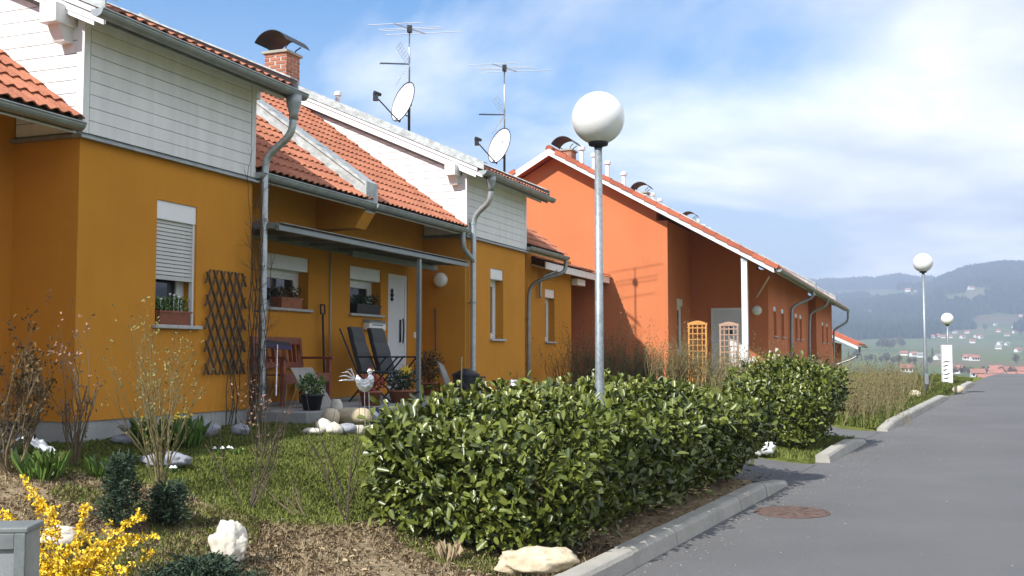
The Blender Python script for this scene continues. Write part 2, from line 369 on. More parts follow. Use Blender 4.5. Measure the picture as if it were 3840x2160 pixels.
def build_ground():
    angs = list(np.arange(-36, 42, .3)) + list(np.arange(42, 324, 3.0))
    rings = [0.0]; r = .8
    while r < 5000: rings.append(r); r *= 1.032 if r < 60 else (1.045 if r < 1200 else 1.028)
    na = len(angs); verts = []; cols = []
    for r in rings[1:]:
        for a in angs:
            x = r * math.sin(math.radians(a)); y = r * math.cos(math.radians(a))
            verts.append((x, y, ground_z(x, y)))
            L, t = LT(x, y)
            lawn = sst(-.25, .25, (L + .45 + .22 * (t - 2.2)) + .35 * mnoise.noise(Vector((x * 1.3, y * 1.3, 0)))) * sst(1.7, 2.3, t + .3 * mnoise.noise(Vector((x * 2, y * 2, 5))))
            if L > 5.6: lawn = 1.0
            if t > 9 or t < -6: lawn = 1.0
            cols.append((lawn, sst(60, 200, r), field_at(x, y, verts[-1][2]) if r > 150 else 1, 1))
    faces = [(i * na + j, i * na + (j + 1) % na, (i + 1) * na + (j + 1) % na, (i + 1) * na + j) for i in range(len(rings) - 2) for j in range(na)]
    c = len(verts); verts.append((0, 0, ground_z(0, 0))); cols.append((1, 0, 0, 1))
    faces += [(c, (j + 1) % na, j) for j in range(na)]
    me = bpy.data.meshes.new('ground'); me.from_pydata(verts, [], faces)
    at = me.color_attributes.new('zone', 'FLOAT_COLOR', 'POINT'); at.data.foreach_set('color', np.array(cols, dtype=np.float32).ravel())
    me.polygons.foreach_set('use_smooth', [True] * len(me.polygons))
    m = bpy.data.materials.new('ground'); m.use_nodes = True; nt = m.node_tree; N = nt.nodes; N.clear()
    def nd(t, **k):
        n = N.new(t)
        for a, b in k.items(): setattr(n, a, b)
        return n
    ln = nt.links.new
    out = nd('ShaderNodeOutputMaterial'); bs = nd('ShaderNodeBsdfPrincipled'); ln(bs.outputs[0], out.inputs[0]); bs.inputs['Roughness'].default_value = .95; bs.inputs['Specular IOR Level'].default_value = .1
    geo = nd('ShaderNodeNewGeometry'); va = nd('ShaderNodeVertexColor', layer_name='zone'); sp = nd('ShaderNodeSeparateColor'); ln(va.outputs[0], sp.inputs[0])
    def noi(sc, det=6, ro=.6):
        n = nd('ShaderNodeTexNoise'); n.inputs['Scale'].default_value = sc; n.inputs['Detail'].default_value = det; n.inputs['Roughness'].default_value = ro; ln(geo.outputs['Position'], n.inputs['Vector']); return n.outputs['Fac']
    def ramp(f, stops):
        r = nd('ShaderNodeValToRGB'); e = r.color_ramp.elements
        while len(e) < len(stops): e.new(.5)
        for el, (p, c) in zip(e, stops): el.position = p; el.color = (*c, 1)
        ln(f, r.inputs[0]); return r.outputs[0]
    def mix(f, a, b):
        x = nd('ShaderNodeMix', data_type='RGBA'); ln(f, x.inputs[0]); ln(a, x.inputs[6]); ln(b, x.inputs[7]); return x.outputs[2]
    soil = ramp(noi(6, 8, .7), [(.3, (.17, .125, .07)), (.5, (.33, .25, .15)), (.68, (.50, .40, .26))])
    lawn = ramp(noi(5, 8, .7), [(.3, (.10, .12, .024)), (.5, (.16, .18, .04)), (.7, (.24, .24, .07))])
    nearc = mix(sp.outputs[0], soil, lawn)
    field = ramp(noi(.0045, 2, .5), [(.30, (.13, .10, .065)), (.42, (.085, .115, .045)), (.55, (.125, .15, .06)), (.68, (.16, .13, .085))])
    forest = ramp(noi(.03, 6, .75), [(.35, (.020, .026, .020)), (.6, (.055, .058, .042)), (.75, (.11, .10, .075))])
    inv = nd('ShaderNodeMath', operation='SUBTRACT'); inv.inputs[0].default_value = 1.0; ln(sp.outputs[2], inv.inputs[1])
    wood = inv.outputs[0]
    farc = mix(wood, field, forest)
    col = mix(sp.outputs[1], nearc, farc); ln(col, bs.inputs['Base Color'])
    bp = nd('ShaderNodeBump'); bp.inputs['Strength'].default_value = .8; bp.inputs['Distance'].default_value = .05; ln(noi(25, 6, .7), bp.inputs['Height']); ln(bp.outputs[0], bs.inputs['Normal'])
    me.materials.append(m); MATS['ground'] = m
    o = bpy.data.objects.new('ground', me); COL.objects.link(o); o['kind'] = 'structure'
build_ground()

def sheet(name, L0, L1, t0, t1, nl, nt_, zf, mat, edge=None):
    vs = []; 
    for i in range(nl + 1):
        L = L0 + (L1 - L0) * i / nl
        for j in range(nt_ + 1):
            t = t0 + (t1 - t0) * j / nt_
            x, y = RXY(L, t) if edge is None else RXY(*edge(L, t))
            vs.append((x, y, zf(x, y)))
    fs = [(i * (nt_ + 1) + j, i * (nt_ + 1) + j + 1, (i + 1) * (nt_ + 1) + j + 1, (i + 1) * (nt_ + 1) + j) for i in range(nl) for j in range(nt_)]
    me = raw_mesh(name, vs, fs, mat, True); o = bpy.data.objects.new(name, me); COL.objects.link(o); o['kind'] = 'structure'; return o
sheet('road', -14, 95, -5.8, .10, 220, 6, lambda x, y: roadz(LT(x, y)[0]), 'asphalt')
def path_z(x, y):
    L, t = LT(x, y); rz = roadz(L) + .005; return rz + (gz(x, y) + .014 - rz) * sst(.05, 1.6, t)
sheet('path', 5.75, 7.75, .05, 4.9, 8, 40, path_z, 'asphalt')
sheet('path', 11.0, 13.0, .05, 5.2, 8, 40, path_z, 'asphalt')

# kerbs: a run of kerb stones each
def kerb_run(L0, L1, label_n):
    k = bpy.data.objects.new('kerb', None); COL.objects.link(k); k['kind'] = 'structure'
    x, y = RXY(L0, 0); k.location = (x, y, roadz(L0)); k.rotation_euler = (0, 0, RROT)
    n = max(1, round((L1 - L0) / 1.0)); d = (L1 - L0) / n
    for i in range(n):
        a = L0 + i * d; b = a + d; za = roadz(a) - roadz(L0); zb = roadz(b) - roadz(L0)
        g = .005; tp = .14; drop0 = drop1 = 0
        if i == 0: drop0 = .07 if n > 3 else .03
        if i == n - 1: drop1 = .08
        # cross-section: (across, height); +y is the garden side
        prof = lambda z, dr: [(-.10, z - .1), (-.065, z + tp - .035 - dr), (-.045, z + tp - .008 - dr), (-.025, z + tp - dr), (.09, z + tp - dr), (.115, z + tp - .02 - dr), (.115, z - .1)]
        m = MB(); P0 = prof(za, drop0); P1 = prof(zb, drop1); nn = len(P0)
        vs = [(a - L0 + g, p[0], p[1]) for p in P0] + [(b - L0 - g, p[0], p[1]) for p in P1]
        m.add(vs, [tuple(range(nn)), tuple(range(nn, 2 * nn))] + [(j, (j + 1) % nn, nn + (j + 1) % nn, nn + j) for j in range(nn)])
        o = m.build('kerb_stone', 'concrete', k); o.location.y = random.uniform(-.004, .004); o.location.z = random.uniform(-.003, .003)
    return k
for a, b in ((-7.0, 5.65), (8.0, 10.9), (13.05, 23.4), (27.5, 31.6)): kerb_run(a, b, '')

# ------------------------------------------------------------------ leaf and twig generators
def rand_dir():
    v = np.random.normal(size=3); return v / np.linalg.norm(v)
def leaf_quads(C, D, Nrm, ln, wd, fold=.25, tri=False):
    """leaves as two folded quads sharing a midrib: returns (n,2,4,3)"""
    C = np.asarray(C, float); D = np.asarray(D, float); Nrm = np.asarray(Nrm, float)
    Sd = np.cross(D, Nrm); Sd /= np.linalg.norm(Sd, axis=1)[:, None] + 1e-9
    Nn = np.cross(Sd, D)
    ln = np.asarray(ln)[:, None]; wd = np.asarray(wd)[:, None]
    base = C; tip = C + D * ln * .96 - Nn * ln * .10
    up = Nn * wd * fold
    l1 = C + D * ln * .34 + Sd * wd * .46 + up; l2 = C + D * ln * .78 + Sd * wd * .5 + up
    r1 = C + D * ln * .34 - Sd * wd * .46 + up; r2 = C + D * ln * .78 - Sd * wd * .5 + up
    return np.stack([np.stack([base, l1, l2, tip], 1), np.stack([base, tip, r2, r1], 1)], 1)
def leaves_mesh(name, Q, mat):
    """Q (n,2,4,3): joined along the midrib so that a leaf is one island"""
    n = len(Q); V_ = np.concatenate([Q[:, 0, :, :], Q[:, 1, 2:, :]], 1)     # base,l1,l2,tip,r2,r1
    me = bpy.data.meshes.new(name); me.vertices.add(n * 6); me.vertices.foreach_set('co', V_.astype(np.float32).ravel())
    idx = (np.arange(n)[:, None] * 6 + np.array([[0, 1, 2, 3, 0, 3, 4, 5]])).astype(np.int32)
    me.loops.add(n * 8); me.loops.foreach_set('vertex_index', idx.ravel())
    me.polygons.add(n * 2); me.polygons.foreach_set('loop_start', np.arange(0, n * 8, 4, dtype=np.int32))
    me.update(calc_edges=True); me.materials.append(MATS[mat]); return me
def branchy(mb, p, d, length, r, depth, spread, tips, kids=3, up=.25, seg=3, n=4, jit=.25):
    pts = [Vector(p)]; rs = [r]; d = Vector(d).normalized()
    for i in range(seg):
        d = (d + Vector((random.uniform(-jit, jit), random.uniform(-jit, jit), random.uniform(-jit, jit) + up * .3))).normalized()
        pts.append(pts[-1] + d * length / seg); rs.append(r * (1 - .45 * (i + 1) / seg))
    mb.tube(pts, rs, n, cap=False)
    if depth == 0: tips.append((pts[-1], d)); 
    tips.append((pts[-2], d))
    if depth > 0:
        for k in range(kids):
            i = random.randint(1, seg); q = pts[i]
            dd = (d + Vector((random.uniform(-1, 1), random.uniform(-1, 1), random.uniform(-.3, .8))) * spread + Vector((0, 0, up))).normalized()
            branchy(mb, q, dd, length * random.uniform(.5, .8), rs[i] * .65, depth - 1, spread, tips, kids, up, seg, 3, jit)

# ------------------------------------------------------------------ house parts
ZB = .8
def house(name, label, s0, w0=0.0, cat='house', group=None):
    x, y = XY(s0, w0); h = thing(name, label, cat, (x, y, ZB), HROT, group)
    h_tf = lambda s, w, z: (s - s0, -(w - w0), z - ZB)
    return h, h_tf
def wall_v(tf, s0, s1, z0, z1, w, th, openings):
    """wall facing the road in the plane w, with rectangular openings (s0,s1,z0,z1)"""
    ss = sorted({s0, s1} | {o[0] for o in openings} | {o[1] for o in openings}); zs = sorted({z0, z1} | {o[2] for o in openings} | {o[3] for o in openings})
    m = MB(tf)
    for a, b in zip(ss, ss[1:]):
        for c, d in zip(zs, zs[1:]):
            sm, zm = (a + b) / 2, (c + d) / 2
            if any(o[0] < sm < o[1] and o[2] < zm < o[3] for o in openings): continue
            m.box(a, b, w - th, w, c, d)
    return m
def window_v(h, tf, s0, s1, z0, z1, w, shutter=0.0, box=.20, rev=.13, curtain=False, sill=True, bars=0):
    """a window in a wall that faces the road: frame, pane, roller box, slats, sill"""
    wf = w - rev
    fr = MB(tf); t = .07; zt = z1 - box
    fr.box(s0, s0 + t, wf - .05, wf, z0, zt); fr.box(s1 - t, s1, wf - .05, wf, z0, zt); fr.box(s0 + t, s1 - t, wf - .05, wf, z0, z0 + t); fr.box(s0 + t, s1 - t, wf - .05, wf, zt - t, zt)
    win = fr.build('window', 'pvc', h, bevel=.006)
    i = .045
    sa = MB(tf); a0, a1, b0, b1 = s0 + t, s1 - t, z0 + t, zt - t
    sa.box(a0, a0 + i, wf - .06, wf - .012, b0, b1); sa.box(a1 - i, a1, wf - .06, wf - .012, b0, b1); sa.box(a0 + i, a1 - i, wf - .06, wf - .012, b0, b0 + i); sa.box(a0 + i, a1 - i, wf - .06, wf - .012, b1 - i, b1)
    sa.build('sash', 'pvc', win)
    MB(tf).box(a0 + i, a1 - i, wf - .045, wf - .035, b0 + i, b1 - i).build('pane', 'glass', win)
    if curtain:
        cu = MB(tf); n = 14; vs = []
        for k in range(n + 1):
            s = a0 + (a1 - a0) * .55 * k / n; vs += [(s, wf - .12 - .015 * (k % 2), b0), (s, wf - .12 - .015 * (k % 2), b1)]
        cu.add(vs, [(2 * k, 2 * k + 2, 2 * k + 3, 2 * k + 1) for k in range(n)]); cu.build('curtain', 'curtain', win)
    MB(tf).box(s0, s1, wf - .03, w - .015, zt, z1).build('shutter_box', 'pvc', win, bevel=.006)
    if shutter > 0:
        n = int((zt - z0) * shutter / .042); sl = None
        me = MB().box(s0 + .03 - (s0 + s1) / 2, s1 - .03 - (s0 + s1) / 2, -.006, .006, -.018, .018).mesh('slat', 'shutter')
        for k in range(n):
            p = tf((s0 + s1) / 2, w - .05, zt - .021 - k * .042); link_mesh('slat', me, win, p, (R_(-12), 0, 0))
        MB(tf).box(s0 + .01, s1 - .01, w - .065, w - .03, zt - n * .042 - .05, zt - n * .042 - .005).build('shutter_rail', 'shutter', win)
        for e in ((s0, s0 + .03), (s1 - .03, s1)): MB(tf).box(e[0], e[1], w - .075, w - .028, z0, zt).build('shutter_guide', 'pvc', win)
    if sill: MB(tf).box(s0 - .04, s1 + .06, w - rev, w + .055, z0 - .04, z0).build('window_sill', 'sill', win, bevel=.006)
    # black sheet behind the pane stands in for the unlit interior
    MB(tf).box(s0 + .01, s1 - .01, wf - .5, wf - .49, z0, zt).build('dark_backing', 'black', win)
    return win
def gutter(h, tf, s0, s1, w, z, r=.072, mat='gutter', name='gutter'):
    n = 9; prof = [(w + r * math.cos(math.pi + math.pi * k / n), z + r * math.sin(math.pi + math.pi * k / n)) for k in range(n + 1)]
    prof += [(w + (r - .007) * math.cos(2 * math.pi - math.pi * k / n), z + (r - .007) * math.sin(2 * math.pi - math.pi * k / n)) for k in range(n + 1)]
    m = MB(tf).prism([(s0, a, b) for a, b in prof], (s1 - s0, 0, 0))
    m.tube([(s0, w + r, z), (s1, w + r, z)], .011, 6)
    g = m.build(name, mat, h)
    for e in (s0, s1): MB(tf).prism([(e - .004, w + r * 1.02 * math.cos(math.pi + math.pi * k / n), z + r * 1.02 * math.sin(math.pi + math.pi * k / n)) for k in range(n + 1)], (.008, 0, 0)).build('end_cap', mat, g)
    return g
def smooth_path(pts, it=2):
    P = [Vector(p) for p in pts]
    for _ in range(it):
        Q = [P[0]]
        for a, b in zip(P, P[1:]): Q += [a * .75 + b * .25, a * .25 + b * .75]
        Q.append(P[-1]); P = Q
    return P
def downpipe(h, tf, pts, r=.05, mat='galv', clamps=()):
    p = MB(tf); p.tube([tuple(q) for q in smooth_path(pts)], r, 12); o = p.build('downpipe', mat, h, True)
    for (s, w, z) in clamps:
        c = MB(tf); c.tube([(s, w, z - .018), (s, w, z + .018)], r + .008, 12); c.box(s - .01, s + .01, w - .12, w - r, z - .012, z + .012); c.build('pipe_clamp', 'gutter', o)
    return o
# one double-wave roof tile, 0.30 wide and 0.36 long
def tile_shape():
    nx = 12; vs = []
    def prof(u): return .030 * (1 - math.cos(2 * math.pi * (u * 2))) / 2 + (.004 if u > .93 else 0)
    for (y, lift) in ((-.02, .036), (.17, .022), (.345, .006)):
        for k in range(nx + 1): vs.append((.302 * k / nx, y, prof(k / nx) + lift))
    for k in range(nx + 1): vs.append((.302 * k / nx, -.015, prof(k / nx) + .036 - .016))
    fs = []
    for r in range(2):
        for k in range(nx): fs.append((r * 13 + k, r * 13 + k + 1, (r + 1) * 13 + k + 1, (r + 1) * 13 + k))
    for k in range(nx): fs.append((39 + k, 39 + k + 1, k + 1, k))
    return vs, fs
TV, TF = tile_shape()
TILE_ME = raw_mesh('tile', TV, TF, 'tile'); TILE_B = raw_mesh('tile', TV, TF, 'tile_b')
def tiles(h, tf, s0, s1, we, ze, slope, rows, single, me=TILE_ME, mat='tile', back=False, roof=None):
    """tile field rising from the eave at w=we towards the back; single(row, col) picks tiles that are parts of their own"""
    phi = math.atan(slope); n = max(1, round((s1 - s0) / .30)); cw = (s1 - s0) / n; rest = MB(); sc = cw / .302 * 1.004
    for r in range(rows):
        d = r * .30
        for c in range(n):
            s = s0 + c * cw; w = we - d * math.cos(phi); z = ze + d * math.sin(phi)
            p = Vector(tf(s, w, z)); jr = random.uniform(-.006, .006)
            if single(r, c):
                o = link_mesh('tile', me, roof or h, p + Vector((0, 0, random.uniform(0, .003))), (phi + jr, random.uniform(-.008, .008), 0), (sc, 1, 1))
            else:
                cph, sph = math.cos(phi), math.sin(phi)
                rest.add([(p.x + x * sc, p.y + y * cph - zz * sph, p.z + y * sph + zz * cph) for x, y, zz in TV], TF)
    if rest.v:
        me2 = raw_mesh('tiling', rest.v, rest.f, mat); o = link_mesh('tiling', me2, roof or h); o['kind'] = 'stuff'
def boards_front(h, tf, s0, s1, z0, z1, w, n):
    d = (z1 - z0) / n
    for k in range(n):
        MB(tf).box(s0, s1, w - .02, w + random.uniform(0, .002), z0 + k * d + .0045, z0 + (k + 1) * d).build('board', 'boards', h, bevel=.004)
MAIN = .72; DORM = .447
def main_z(w): return 3.958 - MAIN * w
def dorm_z(w): return 5.129 - DORM * w - .02
WR = -.815; RIDGE = -4.1
def yellow_house(label, s0, s1, b0, b1, open_l, open_r, tile_pick, cells, wall_bits):
    h, tf = house('terraced_house', label, s0)
    PL = 1.034
    wl = MB(tf)
    parts = []
    m = wall_v(tf, s0, b0, PL, 4.22, WR, .3, open_l); parts.append(m)
    parts.append(wall_v(tf, b1, s1, PL, 4.22, WR, .3, open_r))
    parts.append(wall_v(tf, b0, b1, PL, 3.78, 0, .3, cells))
    wm = MB()
    for p in parts: wm.add(p.v, p.f)
    w2 = MB(tf); w2.box(b0, b0 + .3, WR - .3, -.3, PL, 3.78); w2.box(b1 - .3, b1, WR - .3, -.3, PL, 3.78)
    for e in (s0, s1 - .28):                      # gable walls of the block
        w2.prism([(e, WR - .3, PL), (e, WR - .3, main_z(WR - .3) - .2), (e, RIDGE, main_z(RIDGE) - .2), (e, 2 * RIDGE - WR, main_z(WR) - .2), (e, 2 * RIDGE - WR, PL)], (.28, 0, 0))
    w2.box(s0 + .28, s1 - .28, 2 * RIDGE - WR, 2 * RIDGE - WR + .28, PL, main_z(WR) - .2)
    for b in wall_bits: w2.box(*b)
    wm.add(w2.v, w2.f); wall = wm.build('wall', 'yellow', h)
    p = MB(tf); p.box(s0, s1, 2 * RIDGE - WR + .01, WR - .014, .3, PL); p.box(b0 + .014, b1 - .014, WR - .014, -.014, .3, PL); p.build('plinth', 'plinth', h)
    # belt of sheet metal under the cladding
    b = MB(tf); b.prism([(b0 - .05, .065, 3.745), (b0 - .05, .065, 3.765), (b0 - .05, .0, 3.81), (b0 - .05, -.03, 3.81), (b0 - .05, -.03, 3.745)], (b1 - b0 + .1, 0, 0))
    b.box(b0 - .065, b0 + .01, WR, -.03, 3.745, 3.775); b.box(b1 - .01, b1 + .065, WR, -.03, 3.745, 3.775); b.build('belt_flashing', 'gutter', h)
    # cladding: core behind, then single boards
    core = MB(tf)
    core.prism([(b0 + .02, -.02, 3.79), (b0 + .02, -.02, dorm_z(-.02) - .2), (b0 + .02, -3.4, dorm_z(-3.4) - .2), (b0 + .02, -3.4, main_z(-3.2)), (b0 + .02, WR - .1, 4.2), (b0 + .02, WR - .1, 3.79)], (b1 - b0 - .04, 0, 0))
    core.build('cladding_core', 'gutter', h)
    boards_front(h, tf, b0 + .085, b1 - .085, 3.80, 4.96, .03, 9)
    for e in (b0 - .012, b1 - .073): MB(tf).box(e, e + .085, -.055, .036, 3.80, 5.0).build('corner_board', 'boards', h, bevel=.004)
    d = 1.16 / 9
    for side, x in ((0, b0 - .005), (1, b1 - .015)):
        if side == 1 and s1 > 12: continue
        for k in range(20):
            za = 3.80 + k * d + .0075; zb = 3.80 + (k + 1) * d
            wback = lambda z: max(.80, (z - 3.93) / MAIN)
            wfront = lambda z: max(.058, (z - 4.85) / DORM)
            if wfront(za) >= wback(za): break
            q = [(x, -wfront(za), za), (x, -wback(za), za), (x, -max(wback(zb), wfront(zb) + .01), zb), (x, -wfront(zb), zb)]
            MB(tf).prism(q, (.02, 0, 0)).build('board', 'boards', h)
    # dormer roof: slab with white soffit, fascia, capping
    v0, v1 = b0 - .17, b1 + .30
    def slab(s, e, wa, wb, zf, up, dn): return [(s, wa, zf(wa) + up), (s, wb, zf(wb) + up), (s, wb, zf(wb) - dn), (s, wa, zf(wa) - dn)]
    rf = MB(tf).prism(slab(v0 + .03, 0, .38, RIDGE, dorm_z, -.03, .10), (v1 - v0 - .06, 0, 0)).build('dormer_roof', 'roofdark', h)
    so = MB(tf)
    so.prism(slab(v0 + .02, 0, .385, RIDGE, dorm_z, -.101, .17), (v1 - v0 - .04, 0, 0)); so.build('soffit', 'whitepaint', rf)
    for e, dd in ((v0, 1), (v1, -1)):
        x = e if dd > 0 else e - .025
        MB(tf).prism(slab(x, 0, .30, RIDGE + .2, dorm_z, -.035, .095), (.025, 0, 0)).build('verge_board', 'whitepaint', rf)
        x2 = e - .012 if dd > 0 else e - .013
        MB(tf).prism(slab(x + (.03 if dd > 0 else -.03), 0, .26, RIDGE + .2, dorm_z, -.10, .215), (.022, 0, 0)).build('verge_board', 'whitepaint', rf)
        cp = MB(tf); cs = slab(x2 - (.006 if dd > 0 else -.006), 0, .43, RIDGE + .05, dorm_z, .115, .028); cp.prism(cs, (.02, 0, 0))
        y0 = min(x2, x2 + dd * .16); cp.prism(slab(y0, 0, .43, RIDGE + .05, dorm_z, .118, -.10), (.16, 0, 0)); cp.build('verge_capping', 'sheet', rf)
    # purlin ends under the verge
    for wp in (-.18,):
        for e, dd in ((v0 + .03, 1), (v1 - .03, -1)):
            a, c = (b0 - .27, b0 + .02) if dd > 0 else (b1 - .02, e)
            zt = dorm_z(wp) - .175
            pu = MB(tf).box(a, c, wp - .1, wp + .1, zt - .19, zt).build('purlin', 'whitepaint', rf, bevel=.005)
            bx = b0 - .006 if dd > 0 else b1 + .006
            MB(tf).prism([(bx, wp - .07, zt - .19), (bx - dd * .19, wp - .07, zt - .19), (bx - dd * .11, wp - .07, zt - .34), (bx, wp - .07, zt - .34)], (0, .14, 0)).build('bracket', 'whitepaint', pu)
    fs = MB(tf).prism([(v0 + .03, .385, dorm_z(.385) - .165), (v0 + .03, .385, dorm_z(.385) - .03), (v0 + .03, .40, dorm_z(.385) - .03), (v0 + .03, .40, dorm_z(.385) - .165)], (v1 - v0 - .06, 0, 0)).build('fascia', 'gutter', rf)
    tiles(h, tf, v0 + .12, v1 - .12, .42, dorm_z(.42) - .03, DORM, 16, lambda r, c: r < 2, roof=rf)
    gutter(h, tf, b0 - .34, v1 + .06, .475, dorm_z(.475) - .045)
    # main roof, left and right of the dormer, and the back slope
    for (a, c, idx) in ((s0, b0, 0), (b1, s1, 1)):
        r = MB(tf).prism(slab(a, 0, -.02, RIDGE, main_z, -.03, .16), (c - a, 0, 0)).build('roof', 'roofdark', h)
        MB(tf).prism(slab(a + .002, 0, .0, WR, main_z, -.161, .18), (c - a - .004, 0, 0)).build('soffit', 'whitepaint', r)
        a2 = a + (.22 if idx == 0 and s0 > 4 else 0); c2 = c
        if idx == 1 and s1 < 7: c2 = c - .0
        tiles(h, tf, a2, c2, .02, main_z(.02) - .03, MAIN, 17, lambda q, k, i=idx, n=round((c2 - a2) / .3): tile_pick(i, q, k, n), roof=r)
        gutter(h, tf, a + .01, c - .07, .065, main_z(.065) - .045)
    bk = MB(tf).prism([(s0, RIDGE, main_z(RIDGE) + .0), (s0, 2 * RIDGE, main_z(0)), (s0, 2 * RIDGE, main_z(0) - .15), (s0, RIDGE, main_z(RIDGE) - .15)], (s1 - s0, 0, 0)).build('rear_roof', 'tile', h)
    n = int((s1 - s0) / .36)
    for k in range(n):
        a = s0 + (s1 - s0) * k / n
        MB(tf).tube([(a, RIDGE, main_z(RIDGE) + .0), (a + (s1 - s0) / n + .02, RIDGE, main_z(RIDGE) + .015)], [.105, .09], 10).build('ridge_tile', 'tile', bk)
    return h, tf

# openings of the recessed fronts and the bays
W1 = (4.36, 5.45, 2.33, 3.07); W2 = (6.66, 7.67, 2.33, 3.07); DR = (7.94, 8.66, 1.034, 3.04)
W3 = (1.13, 1.80, 1.99, 3.31); W5 = (10.45, 11.10, 1.985, 3.30); W4 = (15.86, 16.55, 2.01, 3.25)
budget = {'n': 0}
def pick1(i, r, c, n):
    return (i == 0 and c >= n - 6 and r < 8) or (i == 1 and r < 17)
def pick2(i, r, c, n): return (i == 0 and r < 17) or (i == 1 and r < 3 and c < 9)
h1, tf1 = yellow_house('yellow terraced house with white boarded bay, window with half-closed shutter and wooden trellis', -4.4, 5.79, 0.0, 2.84, [], [W1], pick1, [W3], [])
h2, tf2 = yellow_house('yellow terraced house with white door, glazed porch roof and second white boarded bay', 5.79, 14.9, 9.263, 12.29, [W2, DR], [], pick2, [W5], [])
# house 1 details
window_v(h1, tf1, *W3, 0, shutter=.56, rev=.16)
window_v(h1, tf1, *W1, WR, rev=.17, curtain=True)
downpipe(h1, tf1, [(2.98, .475, 4.83), (2.98, .475, 4.42), (2.98, .40, 4.28), (2.97, .16, 4.12), (2.96, .09, 3.98), (2.96, .09, 3.5), (2.96, .09, .95)], .046, 'galv', [(2.96, .09, 3.3), (2.96, .09, 2.2), (2.96, .09, 1.3)])
MB(tf1).lathe([(.095, .0), (.09, -.1), (.055, -.22), (.055, -.3)], 14, (2.98, .475, 4.80)).build('rainwater_hopper', 'gutter', h1, True)
# parapet between the two houses (belongs to the first)
def parapet(h, tf, s, zf, wa, wb, wd=.36, up=.24, mat='sheet', wallmat='yellow'):
    p = MB(tf).prism([(s - wd / 2 + .03, wa - .02, zf(wa) + up - .03), (s - wd / 2 + .03, wb, zf(wb) + up - .03), (s - wd / 2 + .03, wb, zf(wb) - .2), (s - wd / 2 + .03, wa - .02, zf(wa) - .2)], (wd - .06, 0, 0)).build('fire_wall', 'sheet', h)
    c = MB(tf); c.prism([(s - wd / 2, wa, zf(wa) + up), (s - wd / 2, wb, zf(wb) + up), (s - wd / 2, wb, zf(wb) + up - .05), (s - wd / 2, wa, zf(wa) + up - .05)], (wd, 0, 0))
    c.prism([(s - wd / 2, wa + .012, zf(wa) + up), (s - wd / 2, wa + .012, zf(wa) - .06), (s - wd / 2, wa - .01, zf(wa) - .06), (s - wd / 2, wa - .01, zf(wa) + up)], (wd, 0, 0))
    c.build('capping', mat, p)
    for k in range(1, 5):                         # standing seams
        q = wa + (wb - wa) * k / 5
        MB(tf).prism([(s - wd / 2 - .004, q, zf(q) + up + .004), (s - wd / 2 - .004, q - .03, zf(q - .03) + up + .018), (s - wd / 2 - .004, q - .06, zf(q - .06) + up + .004)], (wd + .008, 0, 0)).build('seam', mat, p)
    return p
parapet(h1, tf1, 5.79, main_z, .02, RIDGE)
MB(tf1).prism([(5.63, -.0, 3.86), (5.63, -.0, 3.76), (5.63, -.16, 3.52), (5.63, WR - .05, 3.52), (5.63, WR - .05, 4.2), (5.63, -.3, 4.05)], (.32, 0, 0)).build('wall_head', 'yellow', h1)
# house 2 details
window_v(h2, tf2, *W2, WR, rev=.17)
window_v(h2, tf2, *W5, 0, rev=.16)
dm = MB(tf2).box(DR[0], DR[1], WR - .10, WR - .04, DR[2], DR[3]).build('door', 'door', h2, bevel=.006)
dfm = MB(tf2); dfm.box(DR[0], DR[0] + .05, WR - .04, WR - .02, DR[2], DR[3]); dfm.box(DR[1] - .05, DR[1], WR - .04, WR - .02, DR[2], DR[3]); dfm.box(DR[0] + .05, DR[1] - .05, WR - .04, WR - .02, DR[3] - .05, DR[3]); dfm.build('door_frame', 'pvc', dm)
hd = MB(tf2); hd.tube([(8.45, WR + .02, 1.88), (8.45, WR + .03, 2.02), (8.45, WR + .03, 2.2), (8.45, WR + .02, 2.30)], .014, 8); hd.box(8.43, 8.47, WR - .04, WR - .02, 1.9, 2.28); hd.build('door_handle', 'darkmetal', dm, True)
dw = MB(tf2); dw.lathe([(.004, 0), (.03, .03), (.012, .07), (.035, .10), (.012, .15), (.028, .17), (.004, .22)], 10, (8.12, WR - .02, 2.58)); dw.build('door_ornament', 'darkmetal', dm, True)
lw, lz = on_s(1653, 1050, 9.263)
def wall_lamp(h, tf, s, w, z, r=.14, axis='s'):
    n = 24; vs = []; fs = []
    for (rr, o) in ((r, 0), (r, .03), (r * .93, .06), (r * .7, .085), (r * .35, .098), (.001, .10)):
        for k in range(n):
            t = 2 * math.pi * k / n
            vs.append((s - o, w + rr * math.cos(t), z + rr * math.sin(t)) if axis == 's' else (s + rr * math.cos(t), w + o, z + rr * math.sin(t)))
    for i in range(5):
        for k in range(n): fs.append((i * n + k, i * n + (k + 1) % n, (i + 1) * n + (k + 1) % n, (i + 1) * n + k))
    return MB(tf).add(vs, fs).build('wall_lamp', 'white', h, True)
wall_lamp(h2, tf2, 9.263, lw, lz, .13)
MB(tf2).box(8.90, 8.98, WR, WR + .012, 1.98, 2.08).build('bell_push', 'white', h2)
